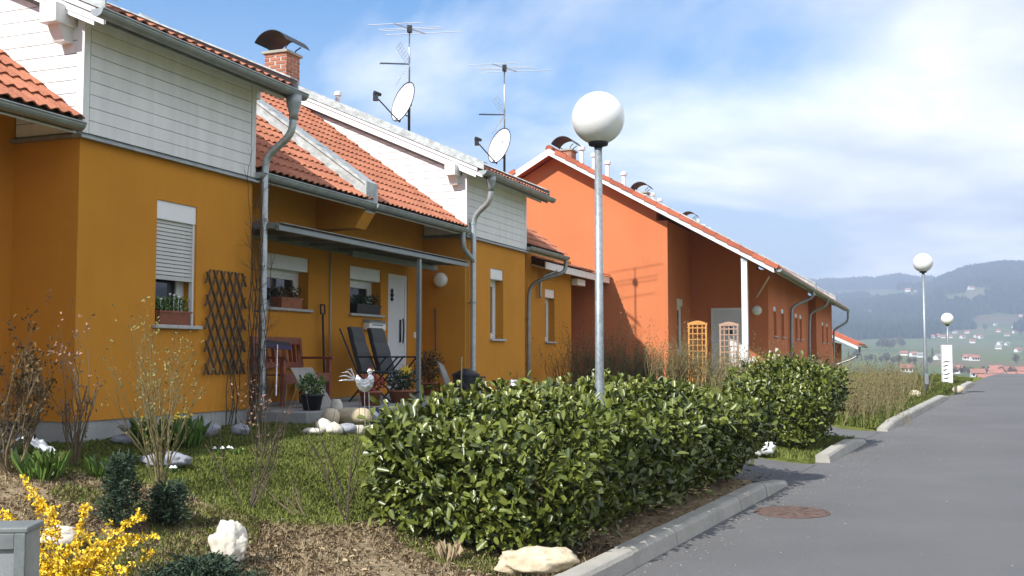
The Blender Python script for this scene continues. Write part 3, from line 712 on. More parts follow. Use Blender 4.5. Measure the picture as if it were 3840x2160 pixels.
# the bay's pipe with the short pipe of the recess joining it
downpipe(h2, tf2, [(9.30, .475, 4.83), (9.30, .475, 4.48), (9.32, .42, 4.34), (9.38, .20, 4.2), (9.40, .10, 4.06), (9.40, .10, 3.8), (9.40, .10, 1.0)], .05, 'galv', [(9.40, .10, 4.0), (9.40, .10, 2.6), (9.40, .10, 1.4)])
MB(tf2).lathe([(.09, 0), (.085, -.08), (.052, -.18), (.052, -.26)], 14, (9.30, .475, 4.80)).build('rainwater_hopper', 'gutter', h2, True)
downpipe(h2, tf2, [(9.02, .065, 3.88), (9.02, .065, 3.62), (9.05, .07, 3.52), (9.22, .09, 3.42), (9.40, .10, 3.34), (9.40, .10, 3.2)], .045, 'gutter')
MB(tf2).tube([(6.04, WR + .02, 1.05), (6.04, WR + .02, 4.15)], .012, 8).build('conductor_rod', 'curtain', h2, True)
# end part of the row: lower roof, wall with a tall window, beam
h3, tf3 = house('side_house', 'low yellow end house with tall narrow window between second bay and orange gable', 14.9)
wm = wall_v(tf3, 14.9, 17.85, 1.034, 4.05, WR, .3, [W4]); w_ = MB(tf3)
w_.prism([(17.57, WR - .3, 1.034), (17.57, WR - .3, 4.1), (17.57, -4, 4.9), (17.57, -7.3, 4.2), (17.57, -7.3, 1.034)], (.28, 0, 0)); wm.add([], []); 
wall3 = MB(); wall3.add(wm.v, wm.f); wall3.add(w_.v, w_.f); wall3.build('wall', 'yellow', h3)
MB(tf3).box(14.9, 17.85, -7.2, WR - .014, .3, 1.034).build('plinth', 'plinth', h3)
window_v(h3, tf3, *W4, WR, rev=.16)
lowz = lambda w: 3.66 - .30 * w; LE = -.50
rs = MB(tf3).prism([(14.92, LE, lowz(LE)), (14.92, -4, lowz(-4)), (14.92, -4, lowz(-4) - .14), (14.92, LE, lowz(LE) - .14)], (5.3, 0, 0)).build('roof', 'roofdark', h3)
MB(tf3).prism([(14.93, LE - .01, lowz(LE) - .141), (14.93, -3, lowz(-3) - .141), (14.93, -3, lowz(-3) - .17), (14.93, LE - .01, lowz(LE) - .17)], (5.28, 0, 0)).build('soffit', 'whitepaint', rs)
tiles(h3, tf3, 14.93, 20.21, LE + .04, lowz(LE) + .0, .30, 12, lambda r, c: r < 1, roof=rs)
MB(tf3).prism([(14.93, -4, lowz(-4) + .02), (14.93, -7.6, lowz(-4) - 1.0), (14.93, -7.6, lowz(-4) - 1.15), (14.93, -4, lowz(-4) - .12)], (5.28, 0, 0)).build('rear_roof', 'tile', h3)
MB(tf3).box(17.85, 18.5, -.80, -.64, 3.46, 3.62).build('purlin', 'whitepaint', h3, bevel=.006)
MB(tf3).box(14.93, 20.2, LE + .002, LE + .025, lowz(LE) - .17, lowz(LE) - .01).build('fascia', 'whitepaint', rs)
ps, pz = on_w(2015, 1200, -.72)
downpipe(h2, tf2, [(14.75, .065, 3.87), (14.75, .065, 3.62), (14.70, .0, 3.5), (14.55, -.5, 3.36), (14.52, -.72, 3.2), (14.52, -.74, 2.8), (14.52, -.74, 1.0)], .045, 'gutter', [(14.52, -.74, 2.5), (14.52, -.74, 1.5)])
downpipe(h3, tf3, [(15.7, LE + .02, 3.66), (15.6, -.55, 3.6), (15.4, -.72, 3.5), (15.3, -.74, 3.35), (15.3, -.74, 3.0)], .035, 'gutter')

# chimney with single bricks and a curved cowl (part of house 2)
def chimney(h, tf, s, w, z0, z1, wd=.48, bricks=True, cowl=1.0, capcol='concrete'):
    c = MB(tf).box(s + .012, s + wd - .012, w + .012, w + wd - .012, z0, z1).build('chimney', 'mortar', h)
    if bricks:
        lz = .075; n = int((z1 - z0) / lz); bm = MB().box(-.104, .104, -.0065, .0065, -.0275, .0275).mesh('brick', 'brick'); bh = MB().box(-.045, .045, -.0065, .0065, -.0275, .0275).mesh('brick', 'brick')
        for k in range(n):
            z = z1 - lz * (k + .5)
            xs = [(.118, bm), (.358, bm)] if k % 2 == 0 else [(.058, bh), (.238, bm), (.42, bh)]
            for d, me in xs:
                d = d * wd / .48
                link_mesh('brick', me, c, tf(s + .012 - .004, w + d, z), (0, 0, math.pi / 2)); link_mesh('brick', me, c, tf(s + d, w + wd - .012 + .004, z), (0, 0, 0))
    cp = MB(tf).box(s - .035, s + wd + .035, w - .035, w + wd + .035, z1, z1 + .055).build('cap', capcol, c, bevel=.008)
    if cowl:
        # barrel-vaulted sheet on four legs, its axis along the row
        n = 12; rr = .40 * cowl; zc = z1 + .20; sc = s + wd / 2; wc = w + wd / 2; vs = []; a0 = R_(28)
        for k in range(n + 1):
            t = a0 + (math.pi - 2 * a0) * k / n
            vs.append((wc + rr * math.cos(t), zc - rr * math.sin(a0) + rr * math.sin(t)))
        poly = [(sc - .42 * cowl, a, b) for a, b in vs] + [(sc - .42 * cowl, a, b - .012) for a, b in reversed(vs)]
        MB(tf).prism(poly, (.84 * cowl, 0, 0)).build('cowl', 'black', c)
        for ds in (.08, wd - .08):
            for dw in (.06, wd - .06):
                MB(tf).tube([(s + ds, w + dw, z1 + .05), (s + ds, w + dw, z1 + .13), (sc + (s + ds - sc) * 1.15, wc + (w + dw - wc) * 1.55, zc + .0)], .013, 6).build('cowl_leg', 'black', c)
    return c
chimney(h2, tf2, 9.31, -4.25, 6.3, 7.46, .50)
MB(tf2).lathe([(.05, 0), (.05, .22), (.075, .23), (.075, .30), (.02, .33)], 12, (11.0, -3.6, 6.75)).build('roof_vent', 'white', h2)
MB(tf1).lathe([(.05, 0), (.05, .22), (.075, .23), (.075, .30), (.02, .33)], 12, (.86, -.9, dorm_z(-.9))).build('roof_vent', 'white', h1)

# ------------------------------------------------------------------ orange row
OW = 1.12; OF = 3.322; OE = 4.03; OS = .566; OR = -2.094; GS = 20.251; DS = 23.376
def oz(w): return 3.93 + OS * (OE - w)
def orange_front(h, tf, s0, s1, ope, zt=4.15): 
    return wall_v(tf, s0, s1, .9, zt, OF, .3, ope)
ho, tfo = house('terraced_house', 'orange end house with tall sunlit gable, white porch post and white front door', GS, OW)
OWIN = [(21.35, 22.15, 1.75, 3.27)]
om = wall_v(tfo, GS, DS, .9, 5.3, OW, .3, OWIN); ow = MB(); ow.add(om.v, om.f)
O1 = [(24.5, 25.15, 2.27, 3.15), (26.3, 27.0, 2.27, 3.15)]
o2 = orange_front(ho, tfo, DS, 29.5, O1); ow.add(o2.v, o2.f)
og = MB(tfo); zr = oz(OR) - .2; wb = 2 * OR - OW
og.prism([(GS, OW - .3, .9), (GS, OW - .3, oz(OW - .3) - .2), (GS, OR, zr), (GS, wb, oz(OW) - .2 - .0), (GS, wb - 2.2, oz(OW) - 1.4), (GS, wb - 2.2, .9)], (.3, 0, 0))
og.prism([(DS, OF - .3, .9), (DS, OF - .3, oz(OF - .3) - .2), (DS, OW - .3, oz(OW - .3) - .2), (DS, OW - .3, .9)], (.3, 0, 0))
ow.add(og.v, og.f); ow.build('wall', 'orange', ho)
window_v(ho, tfo, *OWIN[0], OW, rev=.07)
for q in O1: window_v(ho, tfo, *q, OF, rev=.14, box=.14)
def oslab(s, wa, wb, up, dn): return [(s, wa, oz(wa) + up), (s, wb, oz(wb) + up), (s, wb, oz(wb) - dn), (s, wa, oz(wa) - dn)]
VS = GS - .40
def orange_roof(h, tf, s0, s1, front=True):
    rf = MB(tf).prism(oslab(s0 + .02, OE - .05, OR, -.02, .12), (s1 - s0 - .02, 0, 0)).build('roof', 'roofdark', h)
    MB(tf).prism(oslab(s0 + .05, OE - .06, OR, -.121, .165), (s1 - s0 - .05, 0, 0)).build('soffit', 'whitepaint', rf)
    zr = oz(OR)
    bk = MB(tf).prism([(s0 + .03, OR, zr - .02), (s0 + .03, OR - 6, zr - 6 * OS), (s0 + .03, OR - 6, zr - 6 * OS - .14), (s0 + .03, OR, zr - .16)], (s1 - s0 - .03, 0, 0)).build('rear_roof', 'tile_b', h)
    tiles(h, tf, s0 + .13, s1, OE - .02, oz(OE - .02) - .02, OS, 23, lambda r, c: r < 1, TILE_B, 'tile_b', roof=rf)
    gutter(h, tf, s0 + .02, s1 - .02, OE + .045, oz(OE) - .06)
    n = int((s1 - s0) / .36)
    for k in range(n):
        a = s0 + (s1 - s0) * k / n
        MB(tf).tube([(a, OR, zr + .0), (a + (s1 - s0) / n + .02, OR, zr + .015)], [.10, .088], 10).build('ridge_tile', 'tile_b', bk)
    return rf
rfo = orange_roof(ho, tfo, VS, 29.5)
# white bargeboards and the single verge tiles of the gable
bb = MB(tfo).prism(oslab(VS - .0, OE - .08, OR, -.005, .19), (.03, 0, 0)).build('bargeboard', 'whitepaint', rfo)
zr = oz(OR)
MB(tfo).prism([(VS, OR, zr - .005), (VS, OR - 6, zr - 6 * OS - .005), (VS, OR - 6, zr - 6 * OS - .19), (VS, OR, zr - .19)], (.03, 0, 0)).build('bargeboard', 'whitepaint', rfo)
phi = math.atan(OS); nvt = int((OE - OR) / math.cos(phi) / .36)
vt = MB(); vt.box(-.025, .14, -.012, .343, .02, .055); vt.box(-.03, -.005, -.012, .343, -.06, .055); vtm = vt.mesh('verge_tile', 'tile_b')
for k in range(nvt):
    d = k * .36; p = tfo(VS - .002, OE + .01 - d * math.cos(phi), oz(OE + .01) + d * math.sin(phi) + .012)
    link_mesh('verge_tile', vtm, rfo, p, (phi - .055, 0, random.uniform(-.008, .008)))
for k in range(16):
    d = k * .36; p = tfo(VS - .002, OR - 6 + d * math.cos(phi), zr - 6 * OS + d * math.sin(phi) + .012)
    me_o = link_mesh('verge_tile', vtm, rfo, p, (-phi + .03, 0, 0), (1, -1, 1))
# porch post, door, lamp
pw, pz_ = on_s(2791.4, 974, GS - .22)
po = MB(tfo).box(GS - .30, GS - .15, pw - .075, pw + .075, .8, oz(pw) - .30).build('porch_post', 'whitepaint', ho, bevel=.008)
MB(tfo).box(GS - .305, GS - .145, pw - .08, pw + .08, oz(pw) - .31, oz(pw) - .16).build('post_cap', 'sheet', po)
dl, dz = on_s(2667, 1156, DS)
od = MB(tfo).box(DS - .03, DS + .05, dl, dl + .92, .95, dz).build('door', 'door', ho, bevel=.006)
of_ = MB(tfo); of_.box(DS - .045, DS - .03, dl, dl + .06, .95, dz); of_.box(DS - .045, DS - .03, dl + .86, dl + .92, .95, dz); of_.box(DS - .045, DS - .03, dl + .06, dl + .86, dz - .07, dz); of_.build('door_frame', 'pvc', od)
ox, ozz = on_s(2738, 1225, DS)
orn = MB(tfo)
for dz_, r_, dw_ in ((.10, .045, 0), (.03, .05, -.005), (-.06, .06, .01), (-.14, .075, 0), (-.20, .07, .02)):
    orn.lathe([(.004, -r_ * .8), (r_ * .7, -r_ * .5), (r_, 0), (r_ * .7, r_ * .5), (.004, r_ * .8)], 9, (DS - .07, ox + dw_, ozz + dz_))
orn.build('door_ornament', 'black', od, True)
lw2, lz2 = on_s(2838.5, 1164.6, DS); wall_lamp(ho, tfo, DS, lw2, lz2, .14)
MB(tfo).bar((DS - .02, 3.0, 3.35), (VS + .6, 3.75, 3.72), .03, .03).build('brace', 'whitepaint', ho)
parapet(ho, tfo, 29.5, oz, OE + .05, OR, .36, .24, 'sheet')
downpipe(ho, tfo, [(28.6, OE + .045, 3.8), (28.6, OE + .04, 3.6), (28.5, 3.75, 3.45), (28.3, 3.45, 3.3), (28.25, 3.40, 3.1), (28.25, 3.40, .9)], .05, 'gutter', [(28.25, 3.4, 2.2)])
chimney(ho, tfo, GS + 1.0, OR - .25, 6.4, 7.58, .46, True, .95)
for (s, wv, hh) in ((22.6, OR + .1, .40), (23.9, OR + .1, .42), (25.4, OR + .1, .44), (27.4, OR + .1, .40)):
    MB(tfo).lathe([(.07, 0), (.07, hh), (.11, hh + .01), (.11, hh + .10), (.03, hh + .14)], 12, (s, wv, oz(OR) + .03)).build('roof_vent', 'whitepaint', ho)
# second and third orange houses further on
def orange_far(label, s0, s1, wins, rec, chim, vents):
    h, tf = house('terraced_house', label, s0, OW)
    wv = MB()
    if rec:
        a = orange_front(h, tf, s0, rec[0], [q for q in wins if q[1] < rec[0]]); wv.add(a.v, a.f)
        a = wall_v(tf, rec[0], rec[1], .9, 4.9, 1.5, .3, []); wv.add(a.v, a.f)
        a = orange_front(h, tf, rec[1], s1, [q for q in wins if q[0] > rec[1]]); wv.add(a.v, a.f)
        g = MB(tf); g.box(rec[1], rec[1] + .3, 1.2, OF - .3, .9, 4.2); g.box(rec[0] - .3, rec[0], 1.2, OF - .3, .9, 4.2)
    else:
        a = orange_front(h, tf, s0, s1, wins); wv.add(a.v, a.f); g = MB(tf)
    g.prism([(s1 - .3, OF - .3, .9), (s1 - .3, OF - .3, oz(OF) - .25), (s1 - .3, OR, oz(OR) - .2), (s1 - .3, OR - 5, oz(OF) - .2), (s1 - .3, OR - 5, .9)], (.3, 0, 0))
    wv.add(g.v, g.f); wv.build('wall', 'orange', h)
    for q in wins: window_v(h, tf, *q, OF, rev=.14, box=.14)
    orange_roof(h, tf, s0, s1)
    for c in chim: chimney(h, tf, c, OR - .25, 6.4, 7.62, .46, False, .95)
    for (s, hh) in vents: MB(tf).lathe([(.07, 0), (.07, hh), (.11, hh + .01), (.11, hh + .10), (.03, hh + .14)], 12, (s, OR - .1, oz(OR) + .03)).build('roof_vent', 'whitepaint', h)
    return h, tf
hp, tfp = orange_far('orange middle terraced house with metal parapet on its near side and grey downpipe', 29.5, 38.0, [(30.1, 30.8, 2.27, 3.15), (31.5, 32.2, 2.27, 3.15)], (34.6, 37.7), (30.2,), ((32.4, .4), (33.6, .35)))
wall_lamp(hp, tfp, 37.7, 2.75, 2.97, .14)
downpipe(hp, tfp, [(34.2, OE + .045, 3.8), (34.2, OE, 3.55), (34.1, 3.5, 3.35), (34.05, 3.40, 3.1), (34.05, 3.40, .9)], .05, 'gutter')
parapet(hp, tfp, 38.0, oz, OE + .05, OR, .36, .24, 'sheet')
hq, tfq = orange_far('orange terraced house at far end of the row with hooked downpipe at its eave', 38.0, 45.6, [(40.2, 41.0, 2.27, 3.15), (42.4, 43.2, 2.27, 3.15)], None, (38.8,), ((41.2, .4), (42.6, .35), (44.0, .35)))
downpipe(hq, tfq, [(45.5, OE + .045, 3.8), (45.5, OE + .03, 3.4), (45.5, 3.95, 3.25), (45.4, 3.45, 2.95), (45.4, 3.40, 2.8), (45.4, 3.40, .9)], .05, 'gutter')
# last, lower house of the row behind
hx, tfx = house('detached_house', 'small distant house with red roof edge just past the orange row', 50.0, 2.0)
MB(tfx).box(50, 56, -4, 3.0, -1.5, 2.4).build('wall', 'orange', hx)
MB(tfx).prism([(49.5, 4.3, 2.35), (49.5, -.5, 4.6), (49.5, -5, 2.6), (49.5, -5, 2.45), (49.5, -.5, 4.43), (49.5, 4.3, 2.18)], (7, 0, 0)).build('roof', 'tile_b', hx)
MB(tfx).prism([(49.45, 4.25, 2.17), (49.45, -.5, 4.42), (49.45, -5, 2.44), (49.45, -5, 2.30), (49.45, -.5, 4.27), (49.45, 4.25, 2.03)], (.04, 0, 0)).build('bargeboard', 'whitepaint', hx)
gutter(hx, tfx, 49.5, 56.4, 4.35, 2.22)
downpipe(hx, tfx, [(50.0, 4.33, 2.15), (50.0, 4.3, 1.8), (49.97, 3.9, 1.5), (49.96, 3.1, 1.25), (49.96, 3.08, 1.0), (49.96, 3.08, -1.2)], .05, 'gutter')

# ------------------------------------------------------------------ on the roofs: aerials and dishes
def aerial(s, w, zb, zt, label):
    x, y = XY(s, w); o = thing('tv_antenna', label, 'antenna', (x, y, zb), 0, 'television antennas on the yellow roofs')
    H = zt - zb
    m = MB(); m.tube([(0, 0, -.2), (0, 0, H * .45)], .028, 8); m.build('lower_mast', 'darkmetal', o, True)
    MB().tube([(0, 0, H * .45), (0, 0, H)], .018, 8).build('mast', 'galv', o, True)
    # VHF array: boom and long elements
    a = R_(-12); bd = Vector((math.cos(R_(50)), math.sin(R_(50)), .0)); el = Vector((math.cos(a), math.sin(a), -.02)).normalized()
    c = Vector((0, 0, H - .12))
    MB().tube([tuple(c - bd * .45), tuple(c + bd * .45)], .013, 6).build('boom', 'galv', o)
    for k, ln in ((-.42, .58), (-.02, .66), (.10, .66), (.42, .84)):
        q = c + bd * k; MB().tube([tuple(q - el * ln), tuple(q + el * ln)], .0078, 5).build('element', 'galv', o)
    MB().box(-.05, .05, -.05, .05, H - .2, H - .06).build('clamp', 'black', o)
    # UHF array with mesh reflector
    c2 = Vector((0, 0, H * .66)); b2 = Vector((-.94, -.30, -.05)).normalized(); sd = Vector((-b2.y, b2.x, 0)).normalized()
    m = MB(); m.tube([tuple(c2 + b2 * .0), tuple(c2 + b2 * .62)], .012, 6)
    for k in range(9):
        q = c2 + b2 * (.12 + k * .058); m.tube([tuple(q - sd * .10), tuple(q + sd * .10)], .005, 4)
    m.build('uhf_boom', 'darkmetal', o)
    rf = MB()
    for k in range(7):
        for sg in (-1, 1):
            q = c2 + Vector((0, 0, sg * (.05 + .055 * k))) - b2 * (-.02 - .035 * k); rf.tube([tuple(q - sd * .22), tuple(q + sd * .22)], .004, 4)
    for e in (-.22, 0, .22):
        for sg in (-1, 1): rf.tube([tuple(c2 + sd * e + Vector((0, 0, sg * .05)) + b2 * .02), tuple(c2 + sd * e + Vector((0, 0, sg * .40)) + b2 * .24)], .004, 4)
    rf.build('reflector', 'galv', o)
    return Vector((x, y, zb)), H
def dish(pos, label):
    o = thing('satellite_dish', label, 'satellite dish', pos, 0, 'satellite dishes on the antenna masts')
    n = Vector((-.76, -.58, .27)).normalized(); x = n.cross(Vector((0, 0, 1))).normalized(); y = x.cross(n).normalized()
    if y.z < 0: y = -y
    c = n * .16 + x * (-.0) ; R = .40; vs = []; fs = []; NR, NA = 6, 32
    for sgn in (0, 1):
        for i in range(NR + 1):
            for k in range(NA):
                r = R * i / NR; t = 2 * math.pi * k / NA
                p = c + x * (r * math.cos(t)) + y * (r * 1.08 * math.sin(t)) + n * (.075 * (r / R) ** 2 - .075 + (-.008 if sgn else 0)); vs.append(tuple(p))
    off = (NR + 1) * NA
    for i in range(NR):
        for k in range(NA):
            fs.append((i * NA + k, i * NA + (k + 1) % NA, (i + 1) * NA + (k + 1) % NA, (i + 1) * NA + k)); fs.append((off + i * NA + k, off + (i + 1) * NA + k, off + (i + 1) * NA + (k + 1) % NA, off + i * NA + (k + 1) % NA))
    me = raw_mesh('reflector', vs, fs, 'white', True); link_mesh('reflector', me, o)
    rim = [tuple(c + x * (R * math.cos(t)) + y * (R * 1.08 * math.sin(t))) for t in [2 * math.pi * k / NA for k in range(NA + 1)]]
    MB().tube(rim, .011, 6).build('rim', 'darkmetal', o)
    b = c - y * (R * 1.1) - n * .05; lnb = c + n * .62 - y * .16
    MB().tube([tuple(b), tuple(lnb)], .014, 6).build('feed_arm', 'darkmetal', o)
    m = MB(); m.tube([tuple(lnb + n * .05 + y * .05), tuple(lnb - n * .10 + y * .08)], [.055, .035], 8); m.box(lnb.x - .05, lnb.x + .05, lnb.y - .04, lnb.y + .04, lnb.z - .09, lnb.z + .04); m.build('receiver', 'black', o)
    m = MB(); m.tube([(0, 0, .1), tuple(c - n * .09)], .03, 6); m.tube([(0, 0, -.25), tuple(c - y * .25 - n * .06), tuple(b)], .014, 6); m.box(-.05, .05, -.05, .05, -.02, .16); m.build('mount', 'darkmetal', o)
P, H = aerial(11.69, -2.32, 6.0, 8.56, 'taller television antenna with dish on roof above second white bay')
dish(P + Vector((0, 0, .84)), 'white satellite dish on left antenna mast, nearer the brick chimney')
P, H = aerial(15.19, -1.58, 4.9, 8.55, 'television antenna rising behind the end of the second bay roof')
dish(P + Vector((0, 0, 1.62)), 'white satellite dish on right antenna mast, near the orange gable')

# ------------------------------------------------------------------ street lamps
def street_lamp(x, y, zt, label, L=None):
    zb = gz(x, y) - .05; o = thing('street_lamp', label, 'street lamp', (x, y, zb), 0, 'globe street lamps along the road')
    H = zt - zb
    MB().lathe([(.050, 0), (.050, 1.05), (.047, 1.10), (.040, 1.4), (.036, H - .27)], 20).build('pole', 'pole', o, True)
    MB().lathe([(.038, H - .29), (.040, H - .272), (.088, H - .262), (.095, H - .245), (.095, H - .228)], 20).build('collar', 'black', o, True)
    n = 40; vs = [(0.0, 0.0, H - .25)]; pr = []
    for i in range(1, 28):
        t = -math.pi / 2 + math.pi * i / 28; pr.append((.25 * math.cos(t), H + .25 * math.sin(t)))
    MB().lathe(pr, n).build('globe', 'globe', o, True)
    MB().box(-.052, .052, -.06, -.04, .35, .62).build('hatch', 'pole', o)
    return o
street_lamp(.813, 10.07, 3.898, 'tall galvanised street lamp with white globe standing behind the laurel hedge')
street_lamp(10.806, 28.3, 4.12, 'mid-distance globe street lamp standing in the long grass by the kerb')
lx, ly = 18.137, 45.0
street_lamp(lx, ly, 3.225, 'farthest globe street lamp, above the white stone post at the crest')

# ------------------------------------------------------------------ stones
def rock(name, label, px, rad, mat, seed, flat=.6, rotz=0, group=None, sub=3, rough=.28, sink=.12, fr=2.2, parent=None, cat='rock'):
    bm = bmesh.new(); bmesh.ops.create_icosphere(bm, subdivisions=sub, radius=1)
    for v in bm.verts:
        n = v.co.normalized(); d = 1 + rough * mnoise.fractal(n * fr + Vector((seed * 3.7, seed, 0)), .9, 2.0, 4) - rough * .5 * abs(mnoise.noise(n * fr * 1.7 + Vector((seed, 9, 2))))
        v.co = Vector((n.x * d * rad[0], n.y * d * rad[1], n.z * d * rad[2]))
    me = bpy.data.meshes.new(name); bm.to_mesh(me); bm.free(); me.materials.append(MATS[mat]); me.polygons.foreach_set('use_smooth', [True] * len(me.polygons))
    P = on_ground(*px) if not isinstance(px, Vector) else px
    o = bpy.data.objects.new(name, me); COL.objects.link(o); o.location = (P.x, P.y, P.z + rad[2] * (1 - sink)); o.rotation_euler = (0, 0, rotz)
    tag(o, label, cat, group); return o
DD = 1.4907
rock('rock', 'jagged white rock standing upright in the dry bed left of the hedge', (575 * DD, 1422 * DD), (.12, .10, .15), 'rock', 1, sub=4, rough=.30, fr=1.5)
rock('rock', 'large flat cream boulder lying at the near end of the kerb', (1352 * DD, 1444 * DD), (.30, .17, .105), 'rocktan', 2, sub=4, rough=.25, rotz=.25, fr=1.5)
rock('rock', 'pale rock half hidden behind the yellow forsythia', (150 * DD, 1378 * DD), (.13, .09, .075), 'rock', 3, sub=3)
rock('rock', 'low blue grey stone slab on the grass before the bay', (415 * DD, 1178 * DD), (.22, .11, .075), 'rockgrey', 4, sub=3, rough=.25)
rock('rock', 'white stone beside the path between the two laurel hedges', (1922 * DD, 1143 * DD), (.15, .12, .10), 'white', 5, rough=.5, sub=3)
rock('rock', 'flat white stone on the lawn behind the hedge', (1795, 1556), (.15, .09, .055), 'rock', 6, rough=.35)
rock('rock', 'lower pale stone of the stack by the plinth', (485, 1668), (.19, .09, .055), 'rockgrey', 7, rough=.2)
r_ = rock('rock', 'upper pale stone of the stack by the plinth', (485, 1668), (.15, .08, .05), 'rockgrey', 8, rough=.2); r_.location.z += .12; r_.location.x += .04
rock('rock', 'grey stone at the plinth right of the green clump', (770, 1640), (.14, .09, .09), 'rockgrey', 9, rough=.25)
rock('rock', 'small grey stone under the first downpipe', (900, 1636), (.10, .08, .07), 'rockgrey', 10, rough=.25)
k = 0
for i, (px, py, a, b, c, m, lb) in enumerate([(1170, 1632, .12, .08, .045, 'rock', 'long pale stone at left foot of the stone pile'), (1210, 1626, .10, .09, .09, 'rock', 'upright cream stone in the left of the stone pile'),
        (1252, 1632, .10, .09, .075, 'rock', 'white block in the front row of the stone pile'), (1300, 1630, .13, .09, .07, 'rockgrey', 'grey white block in the middle of the stone pile front'),
        (1345, 1632, .09, .08, .065, 'rock', 'small white stone right of the grey block in the pile'), (1400, 1630, .12, .09, .06, 'rock', 'rounded white stone at right end of the stone pile'),
        (1240, 1600, .11, .09, .12, 'rocktan', 'yellow tinted stone at back of the stone pile'), (1330, 1596, .24, .10, .12, 'rocktan', 'broad brown flat-topped block on back of the stone pile'),
        (1262, 1578, .09, .08, .15, 'rock', 'tall white stone behind the stone pile'), (1392, 1596, .10, .09, .10, 'rockgrey', 'grey stone under the rooster at the pile')]):
    rock('stone', lb, (px, py), (a, b, c), m, 20 + i, rough=.25, sub=2, group='stones of the garden pile', cat='stone')
for i, (px, py, lb) in enumerate([(3432 - 0, 1500, 'small tan stone on the verge past the long kerb'), (3592, 1478, 'short upright stone between the kerb pieces')]):
    rock('stone', lb, (px, py), (.16, .12, .13), 'rocktan', 50 + i, sub=2, cat='stone')
# stone stele by the road crest
sx_, sy_ = at_depth(3552, 1424, 33.0).xy
o = thing('stone_post', 'upright white stone post with dark carved marks at road crest', 'stone post', (sx_, sy_, gz(sx_, sy_) - .05), RROT - math.pi / 2 + .35)
zb = gz(sx_, sy_) - .05; hh = at_depth(3552, 1294, 33.0).z - zb
MB().prism([(-.15, -.09, 0), (.15, -.09, 0), (.15, .09, 0), (-.15, .09, 0)], (0, 0, hh)).build('shaft', 'white', o, bevel=.02)
for k in range(6):
    z = .16 + k * .125; m = MB(); n = 10; wv = []
    for j in range(n + 1): wv.append((-.14 + (.12 + .05 * (k % 3)) * j / n, -.092, z + .012 * math.sin(j * .7 + k) + .03 * (j / n)))
    m.tube(wv, [.004 + .013 * math.sin(math.pi * j / n) for j in range(n + 1)], 5); m.build('carved_mark', 'black', o)

# manhole
mp = on_ground(2970, 1922); o = thing('manhole_cover', 'round rusty manhole cover in the asphalt', 'manhole cover', (mp.x, mp.y, mp.z), 0)
def road_tilt(o):
    o.rotation_euler = (R_(1.13), R_(-.59), 0)
road_tilt(o)
MB().lathe([(.36, -.02), (.36, .008), (.33, .010), (.33, -.01)], 40).build('rim', 'rust', o)
MB().lathe([(.325, -.02), (.325, .007), (.30, .009), (.001, .009)], 40).build('lid', 'rust', o)
for k in range(8):
    t = math.pi / 4 * k; MB().bar((.08 * math.cos(t), .08 * math.sin(t), .011), (.28 * math.cos(t), .28 * math.sin(t), .011), .03, .006).build('rib', 'rust', o)

